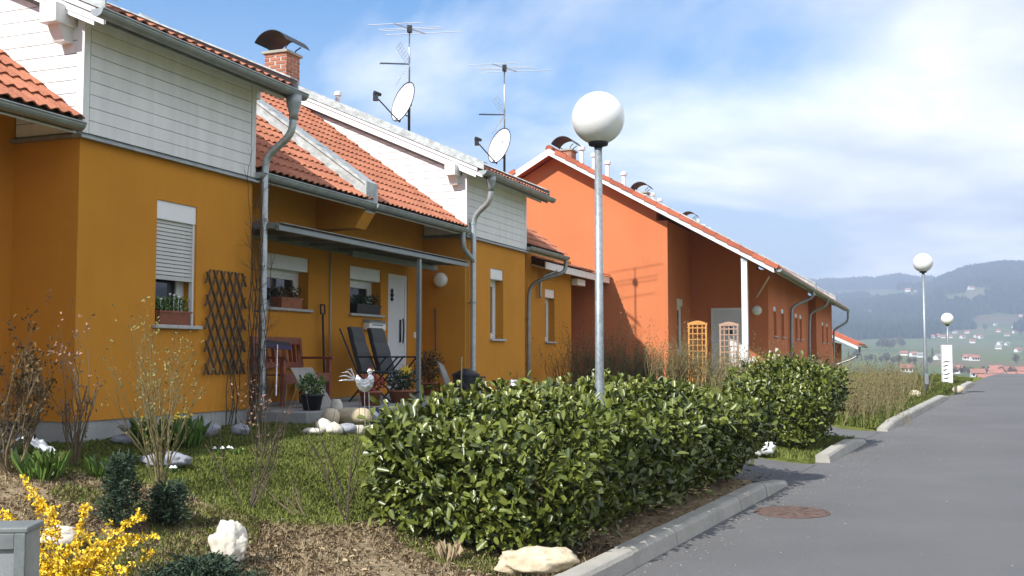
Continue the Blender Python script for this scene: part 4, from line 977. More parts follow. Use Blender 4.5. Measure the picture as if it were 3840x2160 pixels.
# ------------------------------------------------------------------ hedges of cherry laurel
def hedge(label, foot, height, zfun, nleaf, nsingle, top_tips, seed, lsize=.105):
    """foot: (L0,L1,t0,t1) along the road"""
    np.random.seed(seed); random.seed(seed)
    L0, L1, t0, t1 = foot; cx, cy = RXY((L0 + L1) / 2, (t0 + t1) / 2); cz = gz(cx, cy)
    o = thing('laurel_hedge', label, 'hedge', (cx, cy, cz))
    def surf(L, t, k):
        return height(L, t)
    Cs = []; Ns = []; Ds = []; ln = []; wd = []
    # woody stems
    mb = MB(); tips = []
    nst = int((L1 - L0) * 3.0) + 2
    for i in range(nst):
        L = L0 + .25 + (L1 - L0 - .5) * i / (nst - 1); t = t0 + (t1 - t0) * random.uniform(.3, .7); x, y = RXY(L, t)
        branchy(mb, (x - cx, y - cy, gz(x, y) - cz - .02), (random.uniform(-.4, .4), random.uniform(-.4, .4), 1), .42, .018, 2, .9, tips, 3, .2, 3, 5)
    mb.build('stems', 'bark', o)['kind'] = 'stuff'
    hw = (t1 - t0) / 2; tm = (t0 + t1) / 2
    n = nleaf; i = 0; P = []
    while len(P) < n:
        L = random.uniform(L0, L1); u = random.uniform(-1, 1); v = random.uniform(0, 1)
        # point on a rounded shell: top, sides, ends
        x0, y0 = RXY(L, tm)
        hN = height(L, tm)
        lump = .17 * mnoise.noise(Vector((L * 1.9, u * 1.3, v * 2.2 + seed))) + .06 * mnoise.noise(Vector((L * 5, u * 4, v * 5 + seed)))
        f = random.random()
        endfall = min(1, (L - L0) / .35, (L1 - L) / .35); endw = math.sqrt(max(.02, 1 - (1 - max(0, endfall)) ** 2))
        if f < .40:      # top
            t = tm + (u * hw * 1.05 - .10) * endw - .06; z = hN * (1 - .32 * abs(u) ** 3) * (.72 + .28 * endw) + lump; nv = Vector((0, u * .4, 1))
        elif f < .86:    # the two long sides
            sg = 1 if random.random() < .22 else -1
            t = tm + sg * (hw * endw * (1 - .10 * abs(v - .5) ** 2 * 4) + lump + (.36 * (v - .30) if sg < 0 else 0)); z = .03 + v * hN * .94; nv = Vector((0, sg, .25))
        else:            # ends
            sg = -1 if random.random() < .7 else 1
            L = (L0 if sg < 0 else L1) - sg * (.12 * random.random()) + sg * lump; t = tm + u * hw * .85; z = .03 + v * hN * .9; nv = Vector((sg, 0, .3))
        depth = random.random() ** 2.2 * .30
        if random.random() < .09: depth = -random.random() * .13
        if nv.z > .9: z -= depth
        else: t -= nv.y * depth * .9; L -= nv.x * depth * .9
        if z < .12 and random.random() < .75: continue
        if mnoise.noise(Vector((L * 3.1, t * 3.1, z * 3.1 + seed))) > .38 and random.random() < .8: continue
        x, y = RXY(L, t); g = gz(x, y)
        wn_ = Vector((RR[0] * nv.x + NN[0] * nv.y, RR[1] * nv.x + NN[1] * nv.y, nv.z)).normalized()
        P.append((x - cx, y - cy, g - cz + z, *wn_))
    P = np.array(P); C = P[:, :3]; Nn = P[:, 3:]
    rnd = np.random.normal(size=(n, 3)); rnd /= np.linalg.norm(rnd, axis=1)[:, None]
    D = rnd * 1.0 + Nn * .45 + np.array([0, 0, .35]); D /= np.linalg.norm(D, axis=1)[:, None]
    LN = Nn * .9 + np.random.normal(size=(n, 3)) * .45 + np.array([0, 0, .55]); LN /= np.linalg.norm(LN, axis=1)[:, None]
    ln = lsize * np.random.uniform(.5, 1.3, n); wd = ln * np.random.uniform(.36, .54, n)
    # the nearest outer leaves become single parts
    wx = C[:, 0] + cx; wy = C[:, 1] + cy; dist = np.hypot(wx, wy)
    facing = -(Nn[:, 0] * wx + Nn[:, 1] * wy) / dist
    score = dist - 3.0 * np.clip(facing, -.2, 1) * .6
    order = np.argsort(score); single = order[:nsingle]; rest = order[nsingle:]
    lm = []
    for q in range(4):
        Q = leaf_quads([(0, 0, 0)], [(1, 0, 0)], [(0, 0, 1)], [1.0], [.40 + .04 * q], .22 + .05 * q); lm.append(leaves_mesh('leaf', Q, 'laurel'))
    for j in single:
        dx = Vector(D[j]); nz = Vector(LN[j]); yv = nz.cross(dx).normalized(); nz = dx.cross(yv).normalized()
        mt = Matrix((dx, yv, nz)).transposed().to_4x4(); ob = bpy.data.objects.new('leaf', lm[j % 4]); COL.objects.link(ob); ob.parent = o
        ob.matrix_local = Matrix.Translation(C[j]) @ mt @ Matrix.Scale(ln[j], 4)
    Q = leaf_quads(C[rest], D[rest], LN[rest], ln[rest], wd[rest], .25)
    f = link_mesh('foliage', leaves_mesh('foliage', Q, 'laurel'), o); f['kind'] = 'stuff'
    # pale young shoots on the top
    tc = []; td = []; tn = []; tl = []
    for i in range(top_tips):
        L = random.uniform(L0 + .1, L1 - .1); u = random.uniform(-.9, .9); t = tm + u * hw * .9; x, y = RXY(L, t)
        z = gz(x, y) - cz + height(L, tm) * (1 - .22 * abs(u) ** 3) + random.uniform(-.03, .11)
        for q in range(random.randint(2, 6)):
            a = random.uniform(0, 6.28); d = Vector((math.cos(a) * .5, math.sin(a) * .5, 1)).normalized()
            tc.append((x - cx + random.uniform(-.01, .01), y - cy, z)); td.append(tuple(d)); tn.append((math.cos(a + 3.14), math.sin(a + 3.14), .4)); tl.append(random.uniform(.04, .085))
    Q = leaf_quads(tc, td, tn, tl, np.array(tl) * .38, .3)
    f = link_mesh('young_shoots', leaves_mesh('young_shoots', Q, 'laurel_tip'), o); f['kind'] = 'stuff'
    return o
def hh1(L, t): return .70 + .32 * sst(.0, 1.3, L) - .16 * sst(2.0, 6.0, L) + .10 * mnoise.noise(Vector((L * 1.3, 2, 0))) + .05 * math.sin(L * 2.1)
hedge('long low clipped laurel hedge in the foreground along the kerb', (.10, 6.0, .34, 2.0), hh1, None, 25000, 300, 520, 11, .092)
def hh2(L, t): return 1.25 + .08 * mnoise.noise(Vector((L * 1.7, 5, 0))) - .25 * sst(8.6, 7.4, L) if False else 0.78 + .36 * sst(8.4, 9.7, L) + .10 * mnoise.noise(Vector((L * 2.3, 5, 0)))
hedge('shorter, taller laurel bush beyond the path behind the long hedge', (8.4, 10.4, .30, 1.6), hh2, None, 9500, 300, 150, 12, .085)

# ------------------------------------------------------------------ shrubs
def shrub(label, base, H, nst, mat, leaf=None, nleaf=0, lsz=.02, spread=.55, depth=2, r=.012, lean=(0, 0), kids=3, seed=1, name='bare_shrub', cat='shrub', up=.3, group=None, fan=.35):
    random.seed(seed); np.random.seed(seed)
    P = base if isinstance(base, Vector) else on_ground(*base)
    o = thing(name, label, cat, (P.x, P.y, P.z - .02), 0, group); mb = MB(); tips = []
    for i in range(nst):
        a = random.uniform(0, 6.28); d = Vector((math.cos(a) * fan + lean[0], math.sin(a) * fan + lean[1], 1))
        branchy(mb, (math.cos(a) * .03, math.sin(a) * .03, 0), d, H * random.uniform(.42, .62), r * random.uniform(.7, 1.2), depth, spread, tips, kids, up, 4, 5)
    mb.build('stems', mat, o)['kind'] = 'stuff'
    if leaf:
        n = min(nleaf, len(tips) * 6); C = []; D = []; N_ = []
        for i in range(n):
            p, d = random.choice(tips); C.append(tuple(Vector(p) + Vector((random.uniform(-.03, .03), random.uniform(-.03, .03), random.uniform(-.06, .02))))); D.append(tuple(rand_dir() * .7 + np.array([0, 0, .7]))); N_.append(tuple(rand_dir()))
        D = np.array(D); D /= np.linalg.norm(D, axis=1)[:, None]
        ln = lsz * np.random.uniform(.6, 1.4, n); Q = leaf_quads(C, D, N_, ln, ln * .5)
        f = link_mesh('buds', leaves_mesh('buds', Q, leaf), o); f['kind'] = 'stuff'
    return o
def px(x, y): return (x * DD, y * DD)
shrub('tall budding shrub with yellow green catkins before the bay window', px(405, 1238), 1.42, 9, 'twig_olive', 'bud', 520, .024, .42, 2, .010, seed=3, kids=4, fan=.3)
shrub('reddish brown shrub against the corner of the yellow bay', px(180, 1172), 1.15, 6, 'twig_tan', 'budred', 220, .028, .45, 2, .010, seed=5, fan=.25)
shrub('bare grey branched shrub in the middle of the brown bed', px(622, 1276), 1.0, 7, 'bark', None, 0, .02, .6, 2, .008, seed=8, fan=.6, kids=2)
shrub('thin bare sapling at left end of the laurel hedge', px(884, 1315), 1.25, 3, 'bark', None, 0, .02, .35, 1, .009, seed=12, fan=.25)
shrub('bare shrub with upright twigs before the first downpipe', px(655, 1150), .80, 6, 'bark', 'budred', 120, .025, .5, 2, .006, seed=15, fan=.5, kids=2)
shrub('fallen bare twigs at right of the brown bed', px(762, 1300), .45, 4, 'twig_tan', None, 0, .02, .5, 1, .009, (-.9, .2), seed=17, fan=.4)
shrub('dark brown leafy bush at left edge of the picture', px(30, 1190), 1.05, 9, 'twig_tan', 'brownleaf', 1100, .036, .7, 2, .012, seed=19, kids=5, name='leafy_bush', cat='bush', fan=.6)
shrub('small bare rose bush at the corner of the patio', Vector((*XY(6.9, 1.3), gz(*XY(6.9, 1.3)))), .6, 5, 'twig_tan', None, 0, .02, .6, 2, .007, seed=23, fan=.5)
shrub('dry curled perennial against wall of the second bay', Vector((*XY(10.9, .35), gz(*XY(10.9, .35)))), .55, 9, 'twig_tan', None, 0, .02, .9, 2, .005, seed=24, fan=.6)
# climber on the first downpipe and the trellis
def climber(label, s, w, z0, z1, n, sd, side):
    random.seed(sd); x, y = XY(s, w); o = thing('climbing_plant', label, 'climber', (x, y, z0), HROT); mb = MB(); tips = []
    for i in range(n):
        p = Vector((random.uniform(-.15, .12), random.uniform(-.03, .03), 0)); pts = [tuple(p)]; hgt = random.uniform(.5, 1) * (z1 - z0); k = int(hgt / .12)
        for j in range(k):
            p = p + Vector((random.uniform(-.035, .035), random.uniform(-.012, .012), .12)); p.y = max(-.10, min(.04, p.y)); pts.append(tuple(p))
        mb.tube(pts, [.007 * (1 - .6 * j / len(pts)) for j in range(len(pts))], 4)
        for j in range(2, len(pts), 2): 
            branchy(mb, pts[j], (random.uniform(-1, 1), random.uniform(-.3, .1), .3), .22, .003, 1, .8, tips, 2, .0, 3, 3)
    mb.build('stems', 'bark', o)['kind'] = 'stuff'; return o
climber('leafless climber twining up the first galvanised downpipe', 2.86, .13, .75, 3.95, 13, 4, 0)
climber('leafless climber on the right part of the trellis', 2.45, .06, .75, 2.7, 5, 6, 0)

# conifers
def conifer(label, base, H, R, n, seed, name='dwarf_conifer', flat=False):
    random.seed(seed); np.random.seed(seed); P = on_ground(*base); o = thing(name, label, 'conifer', (P.x, P.y, P.z - .02))
    mb = MB(); tips = []
    mb.tube([(0, 0, 0), (0, 0, H * .9)], [.02, .004], 6)
    C = []; D = []
    nb = 46
    for i in range(nb):
        z = H * (.03 + .92 * (i / nb)); a = i * 2.4 + random.uniform(-.4, .4); l = R * (1 - z / H) ** .75 * random.uniform(.65, 1.15) + .04
        d = Vector((math.cos(a), math.sin(a), .55 if not flat else .25)).normalized(); mb.tube([(0, 0, z), tuple(Vector((0, 0, z)) + d * l)], [.006, .002], 4)
        for q in range(n // nb):
            k = random.random() ** .7; p = Vector((0, 0, z)) + d * l * k + Vector((random.gauss(0, .02), random.gauss(0, .02), random.gauss(0, .02)))
            C.append(tuple(p)); dd = (d + Vector(rand_dir()) * .9); D.append(tuple(dd.normalized()))
    mb.build('trunk', 'bark', o)
    m = len(C); N_ = np.array([rand_dir() for _ in range(m)]); ln = np.random.uniform(.02, .05, m)
    f = link_mesh('needles', leaves_mesh('needles', leaf_quads(C, D, N_, ln, ln * .22, .1), 'conifer'), o); f['kind'] = 'stuff'
conifer('dwarf blue green conifer with pointed top left of the bare shrub', px(300, 1335), .52, .17, 3200, 31)
conifer('rounder dwarf conifer close to the right of the pointed one', px(420, 1325), .30, .19, 2600, 32)
conifer('low spreading juniper cut off by the bottom edge', px(500, 1500), .22, .38, 6000, 33, 'juniper', True)

# forsythia
def forsythia():
    random.seed(41); np.random.seed(41); P = on_ground(*px(165, 1474)); o = thing('forsythia_bush', 'bright yellow flowering forsythia in the lower left corner', 'bush', (P.x, P.y, P.z - .03))
    mb = MB(); C = []; D = []
    arcs = []
    for i in range(32):
        a = random.uniform(0, 6.28); l = random.uniform(.25, .55); d = Vector((math.cos(a) * 1.0, math.sin(a) * .5, random.uniform(.35, 1.1))).normalized(); p = Vector((random.uniform(-.24, .24), random.uniform(-.12, .12), 0)); pts = [p.copy()]
        for j in range(6):
            d = (d + Vector((random.uniform(-.15, .15), random.uniform(-.15, .15), -.08))).normalized(); p = p + d * l / 6; pts.append(p.copy())
        mb.tube([tuple(q) for q in pts], [.005, .0045, .004, .0035, .003, .0025, .002], 4)
        arcs.append(pts)
    # the long left shoots
    for (tx, ty, tz) in ((-.42, .35, .62), (-.30, .30, .50), (-.50, .2, .42), (.42, .05, .42), (.10, .05, .50), (-.12, .05, .46), (.33, .1, .27), (.50, .1, .30)):
        pts = [Vector((tx * .2, ty * .2, 0)) * (1 - k / 6) + Vector((tx, ty, tz)) * (k / 6) + Vector((0, 0, .10 * math.sin(math.pi * k / 6))) for k in range(7)]
        mb.tube([tuple(q) for q in pts], [.006, .005, .004, .004, .003, .003, .002], 4); arcs += [pts, pts]
    mb.build('stems', 'twig_tan', o)['kind'] = 'stuff'
    Q = []
    for pts in arcs:
        for j in range(24):
            k = random.uniform(1.0, 5.99); i = int(k); q = pts[i].lerp(pts[i + 1], k - i) + Vector((random.gauss(0, .012), random.gauss(0, .012), random.gauss(0, .012)))
            n = Vector(rand_dir()); x = n.orthogonal().normalized(); y = n.cross(x)
            for pt in range(4):
                a = math.pi / 2 * pt + random.uniform(-.2, .2); C.append(tuple(q)); D.append(tuple((x * math.cos(a) + y * math.sin(a) + n * .5).normalized()))
    C = np.array(C); D = np.array(D); m = len(C); N_ = np.array([rand_dir() for _ in range(m)]); ln = np.random.uniform(.018, .032, m)
    f = link_mesh('flowers', leaves_mesh('flowers', leaf_quads(C, D, N_, ln, ln * .5, .1), 'forsythia'), o); f['kind'] = 'stuff'
forsythia()
# grey cabinet in the corner
P = on_ground(*px(20, 1600)); o = thing('utility_cabinet', 'grey metal cabinet with recessed panel in the lower left corner', 'cabinet', (P.x, P.y, P.z - .05), R_(6))
tp = at_depth(66 * DD, 1326 * DD, P.y); hgt = tp.z - P.z + .05; wdt = .55; xr = tp.x - P.x
m = MB(); m.box(xr - wdt, xr, 0, .22, 0, hgt - .03); m.build('body', 'greypanel', o, bevel=.008)
m = MB(); m.box(xr - wdt - .01, xr + .012, -.02, .24, hgt - .03, hgt); m.build('lid', 'greymetal', o, bevel=.008)
f = MB(); f.box(xr - .055, xr, -.02, 0, 0, hgt - .03); f.box(xr - wdt, xr - wdt + .05, -.02, 0, 0, hgt - .03); f.box(xr - wdt + .05, xr - .055, -.02, 0, hgt - .11, hgt - .03); f.build('frame', 'greymetal', o, bevel=.004)

# twiggy dry hedges: stuff-like shrubs, each a thing of its own
def twig_mass(label, pts, H, n, mat, seed, name='dry_hedge', width=.45, group=None):
    random.seed(seed); P0 = pts[0]; o = thing(name, label, 'hedge', (P0[0], P0[1], gz(*P0)), 0, group); z0 = gz(*P0); mb = MB(); tips = []
    seglen = [math.dist(a, b) for a, b in zip(pts, pts[1:])]; tot = sum(seglen)
    for i in range(n):
        d = random.uniform(0, tot); k = 0
        while d > seglen[k] and k < len(seglen) - 1: d -= seglen[k]; k += 1
        f = d / seglen[k]; x = pts[k][0] + (pts[k + 1][0] - pts[k][0]) * f + random.gauss(0, width * .5); y = pts[k][1] + (pts[k + 1][1] - pts[k][1]) * f + random.gauss(0, width * .5)
        h = H * random.uniform(.45, 1.1) * (.85 + .3 * mnoise.noise(Vector((x * .8, y * .8, seed))))
        branchy(mb, (x - P0[0], y - P0[1], gz(x, y) - z0 - .02), (random.gauss(0, .22), random.gauss(0, .22), 1), h * .75, .0075, 2 if random.random() < .8 else 1, .42, tips, 2, .25, 3, 3)
    s = mb.build('twigs', mat, o); s['kind'] = 'stuff'
    m = len(tips); ns = int(m * .8); C = np.array([tuple(t[0]) for t in random.sample(tips, ns)]); D = np.array([tuple((Vector(rand_dir()) + Vector((0, 0, .8))).normalized()) for _ in range(ns)]); N_ = np.array([rand_dir() for _ in range(ns)]); ln = np.random.uniform(.02, .045, ns)
    f = link_mesh('buds', leaves_mesh('buds', leaf_quads(C, D, N_, ln, ln * .5), mat), o); f['kind'] = 'stuff'
twig_mass('dry brown twiggy hedge before the orange gable', [XY(14.2, .35), XY(15.4, 1.6), XY(16.4, 2.8)], 1.12, 620, 'twig_olive', 51, width=.5)
twig_mass('dry brown twiggy hedge around the wooden trellis boxes', [XY(16.6, 2.9), XY(18.4, 3.9), XY(19.8, 4.9)], .80, 480, 'twig_olive', 52, width=.5)
twig_mass('olive dry hedge behind the long kerb under the second lamp', [RXY(13.3, .75), RXY(17, .95), RXY(21, 1.1), RXY(26, 1.5)], .74, 900, 'twig_olive', 53, width=.75)
twig_mass('wide dry hedge further back beside the orange row', [RXY(14.0, 3.0), RXY(19, 2.8), RXY(26, 2.8)], .72, 400, 'twig_olive', 54, width=.9)

# ------------------------------------------------------------------ things on and around the patio
pt = MB(lambda s, w, z: (s, -w, z)).box(2.9, 9.25, WR, .75, .4, 1.0)
po_ = pt.build('patio', 'patio', None, bevel=.01); x, y = XY(0, 0); po_.location = (x, y, 0); po_.rotation_euler = (0, 0, HROT); po_['kind'] = 'structure'
FL = 1.0
def at_sw(name, label, cat, s, w, z=FL, rot=0.0, group=None):
    x, y = XY(s, w); return thing(name, label, cat, (x, y, z), HROT + rot, group)       # local x along the row, local y into the house
# bench
o = at_sw('garden_bench', 'red brown wooden bench against the yellow wall', 'bench', 4.55, -.5)
LB = 1.22; x0, x1 = -LB / 2, LB / 2
for xx in (x0 + .03, x1 - .03):
    MB().box(xx - .03, xx + .03, -.26, -.20, 0, .62).build('leg', 'redwood', o, bevel=.004); MB().bar((xx, .20, 0), (xx, .26, .90), .06, .05).build('leg', 'redwood', o)
    MB().box(xx - .04, xx + .04, -.30, .24, .62, .655).build('armrest', 'redwood', o, bevel=.006)
for k in range(5): MB().box(x0, x1, -.26 + k * .092, -.26 + k * .092 + .075, .40, .425).build('seat_slat', 'redwood', o, bevel=.004)
MB().box(x0 + .06, x1 - .06, -.255, -.23, .30, .40).build('apron', 'redwood', o)
MB().box(x0, x1, .235, .265, .82, .92).build('top_rail', 'redwood', o, bevel=.006); MB().box(x0, x1, .20, .23, .50, .58).build('bottom_rail', 'redwood', o)
for k in range(11):
    xx = x0 + .09 + k * (LB - .18) / 10; dx = .0 if k % 4 in (0, 1) else (.07 if k % 4 == 2 else -.07)
    MB().bar((xx, .215, .56), (xx + dx, .25, .84), .05, .018).build('back_slat', 'redwood', o)
# broom lying against the bench
o = at_sw('push_broom', 'push broom with silver handle leaning head-up on the bench', 'broom', 3.35, .1)
MB().tube([(-.25, -.1, .18), (.30, .25, .80)], .012, 8).build('handle', 'silver', o)
h_ = MB().bar((.10, .33, .80), (.52, .20, .76), .05, .05).build('head', 'purple', o)
MB().bar((.11, .33, .845), (.51, .205, .805), .035, .05).build('bristles', 'black', o)
# leaning board
o = at_sw('leaning_board', 'flat grey board leaning on front of the red bench', 'board', 4.0, .12, FL)
MB().prism([(-.26, -.22, 0), (.26, -.22, 0), (.26, .12, .50), (-.26, .12, .50)], (0, .02, .012)).build('panel', 'slab', o, bevel=.003)
# spade
o = at_sw('spade', 'garden spade with dark handle standing against the yellow wall', 'spade', 5.70, -.68)
MB().tube([(0, 0, .25), (0, .04, 1.28)], .017, 8).build('shaft', 'black', o)
m = MB(); m.tube([(-.055, .04, 1.28), (-.06, .042, 1.36), (-.05, .044, 1.41), (.05, .044, 1.41), (.06, .042, 1.36), (.055, .04, 1.28), (-.055, .04, 1.28)], .014, 6); m.build('grip', 'black', o)
MB().prism([(-.09, -.01, .28), (.09, -.01, .28), (.085, -.03, .05), (0, -.035, 0), (-.085, -.03, .05)], (0, .006, 0)).build('blade', 'greymetal', o)
# two high-backed folding chairs
def folding_chair(label, s, w, rot):
    o = at_sw('folding_chair', label, 'chair', s, w, FL, rot, 'folding chairs by the front door')
    pad = MB(); n = 9; prof = [(.20 + .20 * (k / n) ** 1.0, .40 + .68 * k / n) for k in range(n + 1)]; vs = []
    for k, (yy, zz) in enumerate(prof):
        w_ = .25 - .03 * (k / n) ** 3; b = .012 * (k % 3 == 0)
        vs += [(-w_, yy, zz), (w_, yy, zz), (w_, yy - .075 + b, zz + .012), (-w_, yy - .075 + b, zz + .012)]
    fs = [(4 * k + a, 4 * k + (a + 1) % 4, 4 * k + 4 + (a + 1) % 4, 4 * k + 4 + a) for k in range(n) for a in range(4)] + [(0, 1, 2, 3), (4 * n + 3, 4 * n + 2, 4 * n + 1, 4 * n)]
    pad.add(vs, fs).build('backrest', 'chairfab', o, bevel=.008)
    MB().box(-.23, .23, -.26, .20, .40, .445).build('seat', 'chairfab', o, bevel=.012)
    for xx in (-.25, .25):
        MB().tube([(xx, .34, 0), (xx, -.22, .64)], .013, 8).build('leg', 'black', o); MB().tube([(xx * .94, -.30, 0), (xx * .94, .22, .42), (xx * .94, .50, 1.06)], .013, 8).build('leg', 'black', o)
        MB().box(xx - .025, xx + .025, -.28, .24, .635, .66).build('armrest', 'black', o, bevel=.006)
folding_chair('dark folding chair with high padded back, nearer the red bench', 6.05, .0, R_(8))
folding_chair('dark folding chair with high padded back, beside the white door', 6.70, -.02, R_(2))
# letter box, canopy
o = at_sw('letter_box', 'small white letter box on the wall left of the door', 'letter box', 7.38, WR, 2.10)
MB().box(-.30, .26, -.12, 0, -.02, .10).build('body', 'white', o, bevel=.01); MB().prism([(-.31, -.14, .09), (-.31, -.14, .11), (-.31, 0, .15), (-.31, 0, .10)], (.58, 0, 0)).build('lid', 'greypanel', o); MB().box(-.2, .15, -.123, -.12, .05, .065).build('slot', 'black', o)
o = at_sw('porch_canopy', 'flat grey metal framed porch roof spanning the recess on a thin post', 'canopy', 2.95, WR, 0)
Z = 3.20; LW = 5.75; D0 = 1.10
MB().box(0, LW, -D0 - .03, -D0 + .03, Z - .03, Z + .035).build('front_beam', 'canopy', o, bevel=.004)
MB().box(0, LW, -.06, 0, Z + .03, Z + .13).build('wall_beam', 'canopy', o, bevel=.004)
MB().box(2.9, LW + .1, -.50, -.44, Z - .07, Z + .015).build('middle_beam', 'canopy', o, bevel=.004)
for k in range(8):
    xx = .02 + k * (LW - .06) / 7; MB().bar((xx, -.05, Z + .075), (xx, -D0, Z + .02), .04, .06).build('rafter', 'canopy', o)
for k in range(7):
    a = .045 + k * (LW - .06) / 7; b = a + (LW - .06) / 7 - .01
    MB().prism([(a, -.03, Z + .125), (a, -D0 - .06, Z + .062), (a, -D0 - .06, Z + .054), (a, -.03, Z + .117)], (b - a, 0, 0)).build('panel', 'greypanel', o)
MB().box(3.86, 3.92, -D0 - .03, -D0 + .03, FL, Z - .05).build('post', 'canopy', o, bevel=.004)
# sun ornament in planter, plants, crates
o = at_sw('sun_ornament', 'yellow sun shaped garden ornament on a stick', 'ornament', 5.98, .5, FL)
MB().tube([(0, 0, 0), (0, 0, .42)], .008, 6).build('stick', 'greenstick', o)
rot = math.pi / 4
m = MB(); dirx = Vector((math.cos(-.9), math.sin(-.9), 0)); cen = Vector((0, 0, .43))
star = []
for k in range(20):
    t = math.pi * k / 10; rr = .115 if k % 2 == 0 else .062; star.append(cen + dirx * (rr * math.cos(t)) + Vector((0, 0, rr * math.sin(t))))
m.prism([tuple(p) for p in star], (.012, .015, 0)).build('sun_face', 'yellowpaint', o)
def pot(name, label, s, w, z, r, h, mat, leaf=None, n=0, fh=.3, fr=.2, seed=1, cat='plant pot', ls=.06):
    o = at_sw(name, label, cat, s, w, z); MB().lathe([(r * .72, 0), (r * .95, h * .85), (r * 1.08, h * .86), (r * 1.08, h), (r * .9, h), (r * .85, h * .9)], 18).build('pot', mat, o, True)
    if leaf:
        np.random.seed(seed); C = []; D = []
        mb = MB()
        for i in range(n):
            v = rand_dir(); k = np.random.rand() ** .5; C.append((v[0] * fr * k, v[1] * fr * k, h + fh * .5 + v[2] * fh * .5 * k)); d = v + rand_dir() * .8 + np.array([0, 0, .3]); D.append(d / np.linalg.norm(d))
        for i in range(8): mb.tube([(0, 0, h * .8), tuple(C[i * (n // 8)])], .005, 4)
        mb.build('stems', 'bark', o)['kind'] = 'stuff'
        ln = ls * np.random.uniform(.6, 1.3, n); f = link_mesh('foliage', leaves_mesh('foliage', leaf_quads(C, D, [rand_dir() for _ in range(n)], ln, ln * .35), leaf), o); f['kind'] = 'stuff'
    return o
pot('potted_plant', 'green leafy plant in terracotta tub under the sun ornament', 5.75, .55, FL, .19, .18, 'terracotta', 'conifer', 350, .25, .2, 61)
pot('potted_conifer', 'bushy dark evergreen in a pot left of the second bay', 8.55, -.35, FL, .16, .22, 'terracotta', 'brownleaf', 900, .55, .24, 62, ls=.05)
pot('flower_pot', 'terracotta pot with red leaves behind the rooster', 4.7, .62, FL, .15, .2, 'terracotta', 'redleaf', 200, .2, .16, 63)
pot('flower_pot', 'dark pot of pink flowers at foot of the first downpipe', 3.35, .55, FL, .14, .2, 'black', 'leafgreen', 260, .22, .17, 64)
pot('terracotta_bowl', 'wide terracotta bowl on the lawn behind the hedge', 6.95, 1.72, gz(*XY(6.95, 1.72)), .20, .2, 'terracotta')
o = at_sw('square_planter', 'cream square planter with dark rim at foot of the second bay pipe', 'planter', 8.45, .5, FL); MB().prism([(-.14, -.14, 0), (.14, -.14, 0), (.14, .14, 0), (-.14, .14, 0)], (0, 0, .30)).build('body', 'curtain', o, bevel=.01); MB().box(-.165, .165, -.165, .165, .30, .325).build('rim', 'black', o)
o = at_sw('compost_bin', 'dark grey lidded tub beside the cream planter', 'tub', 8.05, .55, FL); MB().lathe([(.18, 0), (.22, .33), (.23, .34), (.23, .37), (.05, .46)], 14).build('body', 'black', o); MB().tube([(-.15, 0, .42), (.15, 0, .42)], .012, 6).build('handle', 'black', o)
o = at_sw('leaning_slab', 'grey stone slab leaning at wall beside the dark evergreen', 'slab', 8.3, .05, FL); MB().prism([(-.13, -.16, 0), (.15, -.16, 0), (.12, .06, .50), (-.08, .08, .58)], (0, .03, .01)).build('slab', 'slab', o)
o = at_sw('broom', 'long broom with purple and green handle leaning on the second bay', 'broom', 9.05, -.45, FL); MB().tube([(0, 0, 0), (.10, .06, .75)], .011, 8).build('lower_handle', 'greenstick', o); MB().tube([(.10, .06, .75), (.20, .12, 1.5)], .012, 8).build('upper_handle', 'purple', o); MB().box(-.14, .14, -.03, .03, -.0, .06).build('head', 'black', o)
o = at_sw('bamboo_stake', 'pale bamboo stake standing in the bed before the planter', 'stake', 7.05, .9, .80); m = MB(); m.tube([(0, 0, 0), (.03, 0, .85)], .010, 8); m.build('cane', 'stick', o); [MB().tube([(.03 * k / 4, 0, .85 * k / 4 - .006), (.03 * k / 4, 0, .85 * k / 4 + .006)], .0125, 8).build('node', 'stick', o) for k in (1, 2, 3)]
o = at_sw('plastic_crate', 'dark blue plastic crate on the patio edge behind the stones', 'crate', 3.95, .9, .84)
m = MB(); m.box(-.2, .2, -.14, .14, 0, .02); m.build('base', 'blue', o)
for a in ((-.2, .2, -.14, -.125), (-.2, .2, .125, .14), (-.2, -.185, -.125, .125), (.185, .2, -.125, .125)): MB().box(*a, .02, .17).build('side', 'blue', o)
o = at_sw('metal_pipe_piece', 'short upright galvanised pipe standing by the terracotta bowl', 'pipe', 7.6, 1.55, gz(*XY(7.6, 1.55)) + .02); MB().lathe([(.062, 0), (.062, .38), (.055, .38), (.055, .30)], 18).build('pipe', 'silver', o, True); MB().lathe([(.066, .34), (.066, .37)], 18).build('band', 'galv', o, True)
# rooster ornament
o = at_sw('rooster_ornament', 'silver metal rooster ornament on two thin legs above the stones', 'ornament', 2.95, 1.5, gz(*XY(2.95, 1.5)), -R_(50)); o.scale = (.85, .85, 1.0)
zt = at_depth(1395, 1385, XY(2.75, 1.5)[1]).z - gz(*XY(2.75, 1.5)); zc = zt - .15
def blob(name, pts, th, mat):
    n = len(pts); vs = []
    for sgn in (-1, 1):
        for (a, b) in pts: vs.append((a, sgn * .006, b))
        ca = sum(p[0] for p in pts) / n; cb = sum(p[1] for p in pts) / n
        for (a, b) in pts: vs.append((ca + (a - ca) * .55, sgn * th, cb + (b - cb) * .55))
    fs = []
    for q in range(2):
        of = q * 2 * n
        for k in range(n): fs.append((of + k, of + (k + 1) % n, of + n + (k + 1) % n, of + n + k))
        fs.append(tuple(range(of + n, of + 2 * n)))
    for k in range(n): fs.append((k, (k + 1) % n, 2 * n + (k + 1) % n, 2 * n + k))
    return MB().add(vs, fs).build(name, mat, o)
body = [(-.16, .03), (-.14, .10), (-.09, .06), (-.03, .03), (.02, .045), (.06, .10), (.10, .10), (.135, .06), (.14, 0), (.11, -.08), (.05, -.13), (-.02, -.14), (-.09, -.11), (-.14, -.05)]
